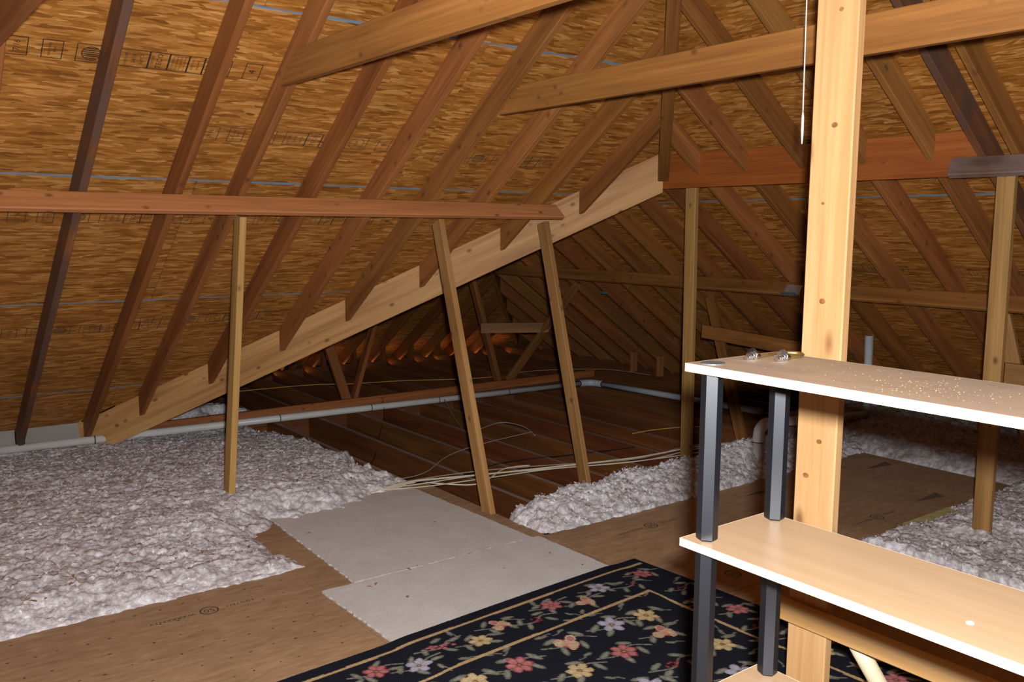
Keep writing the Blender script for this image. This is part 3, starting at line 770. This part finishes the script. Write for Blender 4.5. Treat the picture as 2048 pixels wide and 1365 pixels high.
def ell(cu, cv, a, b_, rot, col, edge=None, shade=0.35):
    s = win(cu, cv, max(a, b_)*1.1)
    du = U[s]-cu; dv_ = Vv[s]-cv
    if du.size == 0: return
    x = du*math.cos(rot)+dv_*math.sin(rot); y = -du*math.sin(rot)+dv_*math.cos(rot)
    d = (x/a)**2+(y/b_)**2
    mk = d < 1+(sn[s]-.5)*.5
    f = (1-shade*d+(fuzz[s]-.5)*.35)[..., None]
    c = np.array(col)[None, None]*np.clip(f, .2, 1.4)
    if edge is not None:
        e = (d > .55)[..., None]; c = np.where(e, np.array(edge)*np.clip(f+.3, .3, 1.4), c)
    colr[s] = np.where(mk[..., None], c, colr[s])
PINK = (0.27, 0.060, 0.066); PINKL = (0.42, 0.165, 0.155); CREAM = (0.52, 0.41, 0.22); LAV = (0.40, 0.385, 0.42); GREEN = (0.13, 0.14, 0.10); GREY = (0.22, 0.21, 0.165)
RED = (0.20, 0.022, 0.03); PEACH = (0.50, 0.27, 0.17); PEAR = (0.46, 0.36, 0.22); TAN = (0.45, 0.31, 0.15)
def stem(pts, w_=0.0045, col=GREY):
    for q in smooth_path([(a, b_, 0) for a, b_ in pts], 14): ell(q.x, q.y, w_, w_, 0, col)
def leaf(cu, cv, L, rot):
    ell(cu, cv, L, L*.40, rot, GREY, GREEN, .5); ell(cu, cv, L*.8, L*.07, rot, (0.3, 0.29, 0.22))
def flower(cu, cv, r, col, light, n=6, rot=0.0):
    for k in range(n):
        a = rot+2*math.pi*k/n
        ell(cu+math.cos(a)*r*.60, cv+math.sin(a)*r*.60, r*.46, r*.34, a, light, col, .25)
    ell(cu, cv, r*.20, r*.20, 0, (0.16, 0.09, 0.04)); ell(cu, cv, r*.10, r*.10, 0, TAN)
def berries(cu, cv, r, n=14, col=PINK, li=PINKL):
    for k in range(n):
        a = rr.random()*6.28; q = math.sqrt(rr.random())*r
        ell(cu+math.cos(a)*q*1.35, cv+math.sin(a)*q*.75, r*.23, r*.20, 0, li, col, .3)
def pear(cu, cv, s, rot=0.0):
    c, d = math.cos(rot), math.sin(rot)
    for (x, y, a, b_, co, ed) in ((0, 0, .85, .52, PEACH, PINK), (.55, -.5, .55, .5, PEAR, PEACH), (-.6, -.15, .55, .42, PINKL, PEAR), (.15, .6, .75, .35, PEAR, PEACH)):
        ell(cu+(x*c-y*d)*s, cv+(x*d+y*c)*s, a*s, b_*s, rot+.3, co, ed, .3)
def motif(kind, cu, cv, k=1.0, rot=0.0):
    for q in range(4):
        a = rot + q*1.7 + .5; leaf(cu+math.cos(a)*.085*k, cv+math.sin(a)*.055*k, .034*k, a*.6)
    stem([(cu-.12*k, cv+.03*k*math.sin(rot)), (cu-.05*k, cv-.02*k), (cu+.02*k, cv+.015*k), (cu+.12*k, cv-.02*k)])
    if kind == 'pink': flower(cu, cv, .052*k, PINK, PINKL, 6, rot)
    elif kind == 'cream': flower(cu, cv, .050*k, (0.40, 0.28, 0.12), CREAM, 6, rot)
    elif kind == 'lav': flower(cu, cv, .054*k, (0.28, 0.25, 0.33), LAV, 5, rot)
    elif kind == 'berry': berries(cu, cv, .048*k)
    elif kind == 'redb': berries(cu, cv, .030*k, 8, RED, (0.30, 0.05, 0.06))
    elif kind == 'pear': pear(cu, cv, .048*k, rot*.2)
# border strip along the far edge (v 0.09..0.31) and the right edge (u 0.05..0.26)
seq = ['pink', 'redb', 'lav', 'pear', 'pink', 'redb', 'pear', 'cream', 'berry', 'lav', 'pink', 'redb', 'cream', 'pear', 'berry', 'pink']
for i, kd in enumerate(seq):
    motif(kd, 0.13+i*0.148, 0.195+(.035 if i % 2 else -.03), 0.92, i*1.3)
for i, kd in enumerate(['redb', 'cream', 'pink', 'redb', 'lav', 'cream', 'pear', 'pink', 'berry', 'lav', 'cream']):
    motif(kd, 0.135+(.035 if i % 2 else -.03), 0.40+i*0.148, 0.92, i*1.1+.4)
# field
fk = ['cream', 'pear', 'pink', 'berry', 'lav', 'redb', 'cream', 'pink', 'pear', 'lav']
q = 0
for i in range(9):
    for j in range(7):
        cu = 0.44 + i*0.235 + (0.115 if j % 2 else 0) + rr.uniform(-.03, .03); cv = 0.46 + j*0.20 + rr.uniform(-.03, .03)
        if cu > RW-.1 or cv > RL-.1: continue
        motif(fk[(q*7+j) % 10], cu, cv, 1.05, rr.uniform(0, 6)); q += 1
for k in range(420):      # small loose leaves and twigs between the flowers
    cu = rr.uniform(0.03, RW-.04); cv = rr.uniform(0.09, RL-.04)
    s_ = win(cu, cv, 0.022)
    if colr[s_].size == 0 or colr[s_].max() > 0.05: continue
    a_ = rr.uniform(0, 3.14); leaf(cu, cv, rr.uniform(.018, .030), a_)
    stem([(cu, cv), (cu+.03*math.cos(a_+.4), cv+.03*math.sin(a_+.4)), (cu+.055*math.cos(a_+.2), cv+.055*math.sin(a_+.2))], .0035)
def stripe(mask):
    f = (0.75+0.5*fuzz)[..., None]
    colr[:] = np.where(mask[..., None], np.array(TAN)*f, colr)
wv = (smooth_noise((nu, nv), 60)-.5)*.010
stripe((np.abs(Vv+wv-0.068) < 0.0085) & (U > 0.02))
stripe((np.abs(Vv+wv-0.335) < 0.0085) & (U > 0.262))
stripe((np.abs(U+wv-0.270) < 0.0085) & (Vv > 0.327))
RC = Matrix.Translation((3.088, 3.038, 0)) @ Matrix.Rotation(math.radians(3.2), 4, 'Z')
zr = 0.0165 + (smooth_noise((nu, nv), 90)-.5)*0.006 + fuzz*0.0012
# falls from the carpet under it to the bare floor sheet
wx = 3.088 - U; wy = 3.038 - Vv
on_carpet = 1/(1+np.exp(-(2.93-wx)/0.02))*1/(1+np.exp(-(wx-1.66)/0.02))*1/(1+np.exp(-(wy-2.6)/0.02))
zr = zr - 0.0085*(1-on_carpet) + 0.0005
Vt = np.stack([-U, -Vv, zr], -1).reshape(-1, 3)
idx = np.arange(nu*nv).reshape(nu, nv)
F = np.stack([idx[:-1, :-1], idx[:-1, 1:], idx[1:, 1:], idx[1:, :-1]], -1).reshape(-1, 4)[:, ::-1]
# skirt
bd = np.concatenate([idx[:, 0], idx[-1, 1:], idx[-2::-1, -1], idx[0, -2:0:-1]])
Vs = Vt[bd].copy(); Vs[:, 2] = np.maximum(Vs[:, 2]-0.007, 0.0006)
nb = len(bd); off = len(Vt)
F2 = np.stack([bd, np.roll(bd, -1), off+(np.arange(nb)+1) % nb, off+np.arange(nb)], -1)
me = np_mesh('rug', np.concatenate([Vt, Vs]), np.concatenate([F, F2]), True)
ca_ = me.color_attributes.new('Col', 'FLOAT_COLOR', 'POINT')
cc = np.ones((len(Vt)+nb, 4), np.float32); cc[:len(Vt), :3] = colr.reshape(-1, 3); cc[len(Vt):, :3] = (0.012, 0.013, 0.018)
ca_.data.foreach_set('color', cc.ravel())
link('area_rug', me, 'rug', mw=RC, label='black area rug woven with pink, cream and lavender flowers', cat='rug')

# ------------------------------------------------------------------ pipes
def pipe(pts, r, **k): return link(k.pop('name', 'pipe'), tube_mesh(pts, r, 20), k.pop('mat', 'pvc'), **k)
dp = empty('drain_pipe', (2.1, 7.18, 0.02), 'long white plastic pipe running over the joists to a corner', 'pipe')
a0 = Vector((0.72, 7.235, 0.028)); a1 = Vector((6.33, 6.93, 0.022)); a2 = Vector((6.56, 4.9, 0.02))
pipe([a0, a1], 0.030, parent=dp, name='long_run')
pipe([a1, a2], 0.030, parent=dp, name='side_run', mat='pvc_grey')
d1 = (a1-a0).normalized(); d2 = (a2-a1).normalized()
pipe(smooth_path([a1-d1*0.15, a1-d1*.11, a1-d1*.05+d2*.012, a1+d2*.05-d1*.012, a1+d2*.11, a1+d2*0.15], 4), 0.036, parent=dp, name='elbow', mat='pvc_grey')
for t in (0.75, 2.2, 3.05, 3.75, 4.55):
    c_ = a0 + d1*t; pipe([c_-d1*.004, c_+d1*.004], 0.0316, parent=dp, name='strap', mat='joint')
for c_, d_ in ((a1-d1*0.165, d1), (a1+d2*0.165, d2)): pipe([c_-d_*.005, c_+d_*.005], 0.0375, parent=dp, name='joint_ring', mat='joint')

vp = empty('vent_stack', (6.70, 3.96, -0.05), 'white vent stack going through the roof with a branch and elbow', 'pipe')
pipe([(6.72, 3.97, -0.10), (6.72, 3.99, zB(6.72)+VB-0.004)], 0.033, parent=vp, name='stack', mat='pvc_grey')
pipe([(6.72, 3.97, 0.06), (6.72, 3.973, 0.19)], 0.040, parent=vp, name='tee', mat='pvc_grey')
pipe([(6.72, 3.971, 0.058), (6.72, 3.971, 0.064)], 0.0415, parent=vp, name='joint_ring', mat='joint')
pipe([(6.68, 3.955, 0.140), (5.12, 3.775, 0.305)], 0.033, parent=vp, name='branch')
el = smooth_path([(5.145, 3.778, 0.302), (5.085, 3.771, 0.303), (5.025, 3.763, 0.272), (5.008, 3.76, 0.215), (5.008, 3.76, 0.19)], 6)
pipe(el, 0.039, parent=vp, name='elbow')
pipe([(5.008, 3.76, 0.195), (5.003, 3.76, -0.10)], 0.033, parent=vp, name='drop')
pipe([(5.008, 3.76, 0.186), (5.008, 3.76, 0.192)], 0.0405, parent=vp, name='joint_ring', mat='joint')

# ------------------------------------------------------------------ insulation
def worley(x, y, cell, seed):
    """distance to the nearest of jittered grid points, in cells"""
    gx = np.floor(x/cell).astype(np.int64); gy = np.floor(y/cell).astype(np.int64)
    best = np.full(x.shape, 9.0); val = np.zeros(x.shape)
    for dx in (-1, 0, 1):
        for dy in (-1, 0, 1):
            cx = gx+dx; cy = gy+dy
            h = (cx*374761393 + cy*668265263 + seed*974711) & 0x7fffffff
            h = (h ^ (h >> 13))*1274126177 & 0x7fffffff
            r1 = (h & 1023)/1023.; r2_ = ((h >> 10) & 1023)/1023.; r3 = ((h >> 20) & 255)/255.
            d = np.hypot(x/cell-(cx+r1), y/cell-(cy+r2_))
            m_ = d < best; best = np.where(m_, d, best); val = np.where(m_, r3, val)
    return best, val
def vnoise(x, y, cell, seed):
    gx = np.floor(x/cell).astype(np.int64); gy = np.floor(y/cell).astype(np.int64)
    fx = x/cell-gx; fy = y/cell-gy; fx = fx*fx*(3-2*fx); fy = fy*fy*(3-2*fy)
    def hs(a, b_):
        h = (a*374761393 + b_*668265263 + seed*974711) & 0x7fffffff
        h = (h ^ (h >> 13))*1274126177 & 0x7fffffff
        return ((h >> 8) & 4095)/4095.
    return hs(gx, gy)*(1-fx)*(1-fy)+hs(gx+1, gy)*fx*(1-fy)+hs(gx, gy+1)*(1-fx)*fy+hs(gx+1, gy+1)*fx*fy
def clumps(x, y, seed, k=1.0):
    wx_ = x + (vnoise(x, y, .03, seed+5)-.5)*.025; wy_ = y + (vnoise(x, y, .03, seed+6)-.5)*.025
    h = np.zeros(x.shape)
    for cell, amp, sd in ((0.16, 0.020, 1), (0.075, 0.015, 2), (0.036, 0.013, 3), (0.018, 0.009, 4)):
        d, v_ = worley(wx_, wy_, cell, seed+sd)
        h += amp*k*(0.35+0.65*v_)*np.sqrt(np.clip(1-d*d*1.15, 0, 1))
    return h + (vnoise(x, y, .011, seed+9)-.5)*.012*k + (vnoise(x, y, .03, seed+10)-.5)*.012*k
def heap(name, x0, x1, y0, y1, res, base, mask, seed, label, flakes=0, low=None, k=1.0, soft=0.22):
    nx, ny = int((x1-x0)/res)+1, int((y1-y0)/res)+1
    X, Y = np.meshgrid(np.linspace(x0, x1, nx), np.linspace(y0, y1, ny), indexing='ij')
    ox = (vnoise(X, Y, .20, seed+20)-.5)*.16 + (vnoise(X, Y, .06, seed+21)-.5)*.07 + (vnoise(X, Y, .025, seed+24)-.5)*.03
    oy = (vnoise(X, Y, .20, seed+22)-.5)*.16 + (vnoise(X, Y, .06, seed+23)-.5)*.07 + (vnoise(X, Y, .025, seed+25)-.5)*.03
    mk = mask(X+ox, Y+oy, X, Y)
    s = np.clip(mk/soft, 0, 1)**0.75
    zl = low(X, Y) if low is not None else np.full(X.shape, -0.20)
    cl = clumps(X, Y, seed, k)
    Z = zl + (base(X, Y)-zl)*s + cl*(0.30+0.70*s)*(mk > 0)
    jx = (vnoise(X, Y, .02, seed+31)-.5)*.016; jy = (vnoise(X, Y, .02, seed+32)-.5)*.016
    keep = mk > 0
    idx = np.arange(nx*ny).reshape(nx, ny)
    kq = keep[:-1, :-1] | keep[1:, :-1] | keep[:-1, 1:] | keep[1:, 1:]
    F = np.stack([idx[:-1, :-1], idx[1:, :-1], idx[1:, 1:], idx[:-1, 1:]], -1)[kq]
    V = np.stack([X+jx, Y+jy, Z], -1).reshape(-1, 3)
    if flakes:
        g = np.random.default_rng(seed)
        cand = np.flatnonzero((s > 0.15).ravel()); pick = g.choice(cand, flakes)
        c = V[pick] + g.normal(0, .004, (flakes, 3)) + np.array([0, 0, .003])
        a = g.normal(size=(flakes, 3)); a /= np.linalg.norm(a, axis=1)[:, None]
        b_ = np.cross(a, g.normal(size=(flakes, 3))); b_ /= np.linalg.norm(b_, axis=1)[:, None]
        sz = g.uniform(.003, .010, (flakes, 1)); sw = sz*g.uniform(.3, .9, (flakes, 1))
        Q = np.stack([c-a*sz, c-b_*sw, c+a*sz, c+b_*sw+np.cross(a, b_)*sz*.5], 1).reshape(-1, 3)
        F = np.concatenate([F, (np.arange(flakes*4).reshape(-1, 4)+len(V))]); V = np.concatenate([V, Q])
    used = np.unique(F); remap = np.full(len(V), -1); remap[used] = np.arange(len(used))
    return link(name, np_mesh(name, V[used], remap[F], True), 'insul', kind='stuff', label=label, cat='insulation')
def pieces(pts):   # distance inside a convex polygon given CCW
    def f(x, y, X, Y):
        d = np.full(x.shape, 9.0)
        for (ax, ay), (bx, by) in zip(pts, pts[1:]+pts[:1]):
            L = math.hypot(bx-ax, by-ay); d = np.minimum(d, ((bx-ax)*(y-ay)-(by-ay)*(x-ax))/L)
        return d
    return f
left_a = pieces([(-1.6, 3.90), (1.57, 3.90), (1.80, 4.72), (1.80, 7.6), (-1.6, 7.6)])
left_b = pieces([(1.2, 4.66), (2.20, 4.66), (2.86, 4.80), (2.92, 5.5), (2.90, 6.4), (2.80, 7.6), (1.2, 7.6)])
def left_mask(x, y, X, Y):
    m_ = np.maximum(left_a(x, y, X, Y), left_b(x, y, X, Y))
    m_ = np.where(Y < 4.3, np.maximum(m_, np.minimum((Y-3.905)*.8-0.035*(vnoise(X, Y, .13, 61)-.45), left_a(x, 4.3+0*y, X, Y))), m_)
    return np.where(Y > 3.905, m_, -1)
def left_base(x, y):
    b_ = 0.012 + 0.055*np.exp(-((y-5.2)/1.0)**2) + 0.03*(vnoise(x, y, .6, 77)-.3)
    return b_ - 0.060*np.clip((y-6.4)/.7, 0, 1) - 0.03*np.clip((x-2.3)/.5, 0, 1)
def left_low(x, y):
    t_ = np.clip((y-4.9)/.3, 0, 1)*np.clip((x-2.0)/.4, 0, 1)
    return -0.012 - 0.22*t_
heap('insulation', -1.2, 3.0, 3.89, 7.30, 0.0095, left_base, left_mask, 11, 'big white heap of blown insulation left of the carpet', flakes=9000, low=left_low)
mid = pieces([(2.96, 3.54), (6.4, 3.54), (6.4, 4.22), (5.5, 4.20), (4.5, 4.12), (3.6, 4.22), (3.2, 4.16), (2.97, 4.02)])
def mid_mask(x, y, X, Y): return np.where((Y > 3.565) & (X > 2.94), np.maximum(mid(x, y, X, Y), np.where((Y < 3.7) & (X > 3.1), Y-3.565-0.05*(vnoise(X, Y, .3, 99) > .72), -1)), -1)
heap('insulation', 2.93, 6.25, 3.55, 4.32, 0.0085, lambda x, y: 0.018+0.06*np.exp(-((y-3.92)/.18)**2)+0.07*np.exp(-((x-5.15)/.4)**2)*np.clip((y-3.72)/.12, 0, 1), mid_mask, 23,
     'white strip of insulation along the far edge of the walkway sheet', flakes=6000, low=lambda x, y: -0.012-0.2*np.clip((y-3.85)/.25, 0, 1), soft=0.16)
rgt = pieces([(4.05, 2.52), (4.05, -1.0), (6.6, -1.0), (6.6, 2.52)])
def rgt_mask(x, y, X, Y): return np.where((Y < 2.485) & (X > 4.2), np.maximum(rgt(x, y, X, Y), (2.485-Y)), -1)
heap('insulation', 4.19, 6.4, 0.6, 2.50, 0.0100, lambda x, y: 0.015+0.03*vnoise(x, y, .5, 5), rgt_mask, 37, 'white insulation around the tall strut right of the walkway', flakes=5000, low=lambda x, y: -0.012+0*x)
far = pieces([(6.02, -0.5), (7.9, -0.5), (7.9, 4.9), (6.25, 4.6), (6.02, 3.6)])
def far_mask(x, y, X, Y): return np.where(X > 6.02, far(x, y, X, Y)+.02, -1)
heap('insulation', 6.0, 7.42, 1.2, 5.0, 0.020, lambda x, y: 0.03+0.06*vnoise(x, y, .7, 15), far_mask, 41, 'dim insulation under the far right eave around the vent stack', flakes=2000, k=1.3, low=lambda x, y: -0.05+0*x)
farL = pieces([(1.8, 7.55), (3.1, 7.55), (2.5, 8.6), (1.8, 8.6)])
heap('insulation', 1.75, 3.1, 7.5, 8.6, 0.020, lambda x, y: 0.0+0.04*vnoise(x, y, .5, 25), lambda x, y, X, Y: farL(x, y, X, Y), 43, 'small dark patch of insulation behind the strongback', k=1.0)
# yellow batt showing at the walkway edge
batt = MB(); P = [(4.55, 2.40), (5.05, 2.36), (5.12, 2.475), (4.62, 2.478)]
link('batt_scrap', batt.prism(P, -0.06, 0.035).build('batt'), 'batt', label='scrap of yellow fibreglass batt at the near edge of the walkway', cat='insulation')

# leaf bits and straw lying on the insulation
def scatter(n, seed, spots, flat):
    g = random.Random(seed); V = []; F = []
    for i in range(n):
        x0, x1, y0, y1, z = g.choice(spots); x = g.uniform(x0, x1); y = g.uniform(y0, y1); a = g.uniform(0, 6.28)
        if flat: L, W = g.uniform(.006, .018), g.uniform(.003, .008)
        else: L, W = g.uniform(.03, .09), .0012
        t = g.uniform(-.3, .3); b0 = len(V); zz = z + g.uniform(0, .02)
        for sx_, sy_, dz in ((-1, 0, 0), (0, -1, .004), (1, 0, t*L), (0, 1, .004)):
            V.append((x+sx_*L*math.cos(a)-sy_*W*math.sin(a), y+sx_*L*math.sin(a)+sy_*W*math.cos(a), zz+dz))
        F.append((b0, b0+1, b0+2, b0+3))
    return mesh('bits', V, F)
SP = [(0.5, 1.6, 3.95, 4.5, 0.085), (0.3, 1.7, 4.5, 5.6, 0.125), (1.7, 2.6, 4.8, 5.4, 0.10), (3.1, 5.2, 3.62, 3.95, 0.12), (4.3, 5.6, 1.8, 2.4, 0.085)]
link('leaf_bits', scatter(130, 5, SP, True), 'leaf', kind='stuff', label='brown dry leaf bits strewn over the white insulation', cat='leaves')
link('straw_bits', scatter(45, 6, SP, False), 'straw', kind='stuff', label='pale straws strewn over the white insulation', cat='straw')
link('leaf_bits', scatter(11, 8, [(1.75, 2.8, 3.0, 4.5, 0.0105), (1.7, 2.9, 3.05, 3.6, 0.0105)], True), 'leaf', kind='stuff', label='tiny brown bits lying on the beige carpet', cat='leaves')

# ------------------------------------------------------------------ cables and wires
def wire(pts, r, mat, label, cat='cable', group=None, n=8):
    return link('cable', tube_mesh(smooth_path(pts, n), r, 6), mat, label=label, cat=cat, group=group)
gz = 0.006
for k, (dy, dz, mt) in enumerate(((0, 0, 'cable'), (0.030, 0.004, 'cable'), (-0.045, 0.0, 'cable'), (0.09, 0.002, 'cable_grey'), (0.016, 0.012, 'cable'))):
    wob = lambda i: 0.03*math.sin(i*1.7+k*2.1)
    wire([(2.62, 4.80+dy*.4, gz+.012), (2.90, 4.79+dy+wob(0), gz+dz), (3.35, 4.70+dy+wob(1), gz+dz), (3.83, 4.58+dy+wob(2), gz+dz), (4.45, 4.36+dy*.6+wob(3), gz+.01+dz), (5.05, 4.29+dy+wob(4), gz+.02+dz), (5.6, 4.25, gz)],
         0.0042, mt, ['cream cable, lowest of the bundle across the joists', 'cream cable in the middle of the bundle across the joists', 'cream cable sagging nearest in the bundle across the joists', 'greyish cable, farthest of the bundle across the joists', 'cream cable riding on top of the bundle across the joists'][k], group='cables across the open joists')
wire([(1.70, 4.70, .012), (2.0, 4.745, .013), (2.4, 4.77, .013), (2.66, 4.815, .013), (2.9, 4.84, .006)], 0.005, 'cable', 'cream cable lying along the far edge of the beige carpet')
wire([(2.95, 4.80, .004), (3.16, 4.60, .0), (3.32, 4.62, .006), (3.55, 4.75, .01), (3.75, 4.72, .01)], 0.005, 'cable', 'loose cream cable loop drooping below the cable bundle')
wire([(4.542, 7.08, .045), (4.40, 6.72, -.02), (4.13, 6.10, -.06), (4.09, 5.88, -.01), (4.39, 5.94, .01), (4.46, 5.72, .01), (4.42, 5.50, -.02)], 0.0045, 'cable_grey', 'grey cable hanging from the white pipe in a curl')
wire([(2.85, 4.95, .01), (3.10, 5.05, -.01), (3.45, 5.30, .0), (3.85, 5.45, .0), (4.45, 5.55, .0)], 0.0042, 'cable_grey', 'thin grey cable crossing the joists to the upper right')
wire([(3.00, 4.93, -.03), (3.25, 4.86, -.02), (3.7, 4.95, -.01), (4.3, 4.85, -.02), (4.8, 4.75, -.02)], 0.0042, 'cable_black', 'black cable sagging between the joists')
wire([(3.95, 7.18, .05), (3.78, 6.85, -.02), (3.45, 6.35, -.08), (3.20, 5.95, -.10), (3.0, 5.7, -.12)], 0.0035, 'cable_black', 'black cable dropping from the pipe into the joist bay')
wire([(2.4, 8.75, .0), (3.2, 8.70, -.005), (3.88, 8.60, .0), (4.25, 8.42, .0), (4.77, 8.28, .0), (5.39, 7.94, .01), (5.8, 7.85, .01)], 0.0045, 'cable_yellow', 'long dim yellow cable beyond the strongback')
wire([(5.05, 5.02, .0), (5.25, 5.0, .006), (5.55, 4.93, .004), (5.8, 4.8, .0)], 0.0045, 'cable_yellow', 'short yellow cable lying over the joists')
wire([(6.0, 7.9, .02), (6.35, 7.7, .05), (6.9, 7.3, .06), (7.2, 6.9, .02)], 0.004, 'cable_grey', 'thin arched cable behind the pipe corner')

# ------------------------------------------------------------------ eave baffles, bracket, tape
def baffle(x0, x1, label):
    r = 0.03; pts = [(x0, 0), (x1, 0)]
    pts += [(x1-r+r*math.cos(t*math.pi/8), 0.275-r+r*math.sin(t*math.pi/8)) for t in range(5)]
    pts += [(x0+r-r*math.sin(t*math.pi/8), 0.275-r+r*math.cos(t*math.pi/8)) for t in range(5)]
    m = Matrix.Translation((0, 7.30, -0.005)) @ Matrix.Rotation(math.radians(84), 4, 'X')
    o = link('baffle', MB().prism(pts, 0, 0.012).build('baffle'), 'baffle', mw=m, label=label, cat='baffle', group='eave baffles')
    for xx in (x0+.012, x1-.03):
        link('slot', MB().box(xx, xx+.018, .20, .235, .0121, .0128).build('slot'), 'cap', parent=o, mw=m)
    return o
baffle(0.60, 0.95, 'grey eave baffle left of the dark-stained rafter'); baffle(1.015, 1.405, 'grey eave baffle between two rafters at lower left')
br = empty('angle_bracket', (5.80, 4.1, 1.15), 'small galvanized angle bracket on the dim purlin left of the post', 'bracket')
mB, _ = frame(Vector((5.83, 4.00, zB(5.83)))-nB*0.10 - Vector((.03, 0, 0)), Vector((5.83, 4.14, zB(5.83)))-nB*0.10 - Vector((.03, 0, 0)), nB)
link('upright_flange', MB().box(0, .14, .0, .002, 0, .085).build('f'), 'steel', parent=br, mw=mB)
link('bottom_flange', MB().box(0, .14, .0, .055, -.014, -.012).build('f'), 'steel', parent=br, mw=mB)
link('tape_scrap', MB().box(-.02, .02, -.02, .02, 0, .02).build('t'), 'tape', mw=Matrix.Translation((5.86, 6.25, 1.03)), label='tiny blue tape scrap stuck under the dim purlin', cat='tape')

# ------------------------------------------------------------------ mill stamps printed on the strand board
def panel_at(panels, fr, p):
    O, eu, ev, n = fr; q = Vector(p)-O; u, v_ = q.dot(eu), q.dot(ev)
    for o, u0, v0 in panels:
        if u0 <= u <= u0+2.4384 and v0 <= v_ <= v0+1.2192: return o
    return panels[0][0]
def stamp_row(kind, mirror=False):
    mb = MB(); h = 0.105
    def bx(x0, x1): rect_outline(mb, x0, x1, 0, h)
    def tx(s, x, y, size, rot=math.pi/2, sx_=1.0): put(mb, *text_mb(s, size), x, y, rot, sx_, 1.0)
    bx(0, .085); tx('7/16', .045, h/2, .035, math.pi/2)
    bx(.135, .215); tx('SHEATHING', .165, h/2, .014); tx('SPAN', .185, h/2, .014)
    bx(.265, .385)
    ring(mb, .325, h/2, .040, .004)
    for q in range(6):
        y = -.028+q*.0112; L = math.sqrt(max(0, .035**2-y*y))
        mb.add([(.325-L, h/2+y-.002, 0), (.325+L, h/2+y-.002, 0), (.325+L, h/2+y+.003, 0), (.325-L, h/2+y+.003, 0)], [(0, 1, 2, 3)])
    x0 = .435; bx(x0, x0+.125); tx('EXPOSURE 1', x0+.030, h/2, .015); tx('24/16', x0+.062, h/2, .024); tx('RATED', x0+.095, h/2, .018)
    x1 = x0+.125; bx(x1, x1+.085); tx('TECO', x1+.045, h/2, .034); tx('TESTED', x1+.015, h/2, .015)
    x2 = x1+.085; bx(x2, x2+.085)
    for q in range(4): tx('PS 2-92 SHEATHING', x2+.018+q*.017, h/2, .0095)
    x3 = x2+.085; bx(x3, x3+.07); tx('SIZED FOR', x3+.02, h/2, .014); tx('SPACING', x3+.045, h/2, .014)
    x4 = x3+.07; bx(x4, x4+.125); ring(mb, x4+.06, h/2, .045, .003); tx('PRP', x4+.06, h/2, .026)
    x5 = x4+.19; bx(x5, x5+.08); tx('4', x5+.04, h/2, .05)
    return mb
smesh = stamp_row(0).build('grade_stamp'); smesh.materials.append(MAT['ink'])
sfade = smesh.copy(); sfade.materials.clear(); sfade.materials.append(MAT['ink_blue'])
def stamp(panels, fr, p, me, flip=False):
    O, eu, ev, n = fr; nd = n if n.z < 0 else -n
    U_ = eu if (eu.cross(ev)).dot(nd) > 0 else -eu
    V_ = ev
    m = Matrix((U_, V_, nd)).transposed().to_4x4(); m.translation = Vector(p) + nd*0.0006
    return link('grade_stamp', me, None, parent=panel_at(panels, fr, p), mw=m)
zO = lambda y: zA(y)+VA
for x, y, me_ in ((0.60, 4.235, smesh), (1.50, 4.60, sfade), (0.70, 5.19, sfade), (1.85, 5.19, sfade), (0.76, 6.17, sfade), (1.55, 6.12, sfade), (2.9, 4.65, sfade)):
    stamp(panA, frA, (x, y, zO(y)), me_)
for y, x in ((2.95, 5.93), (4.3, 5.93)):
    stamp(panB, frB, (x, y, zB(x)+VB), sfade)
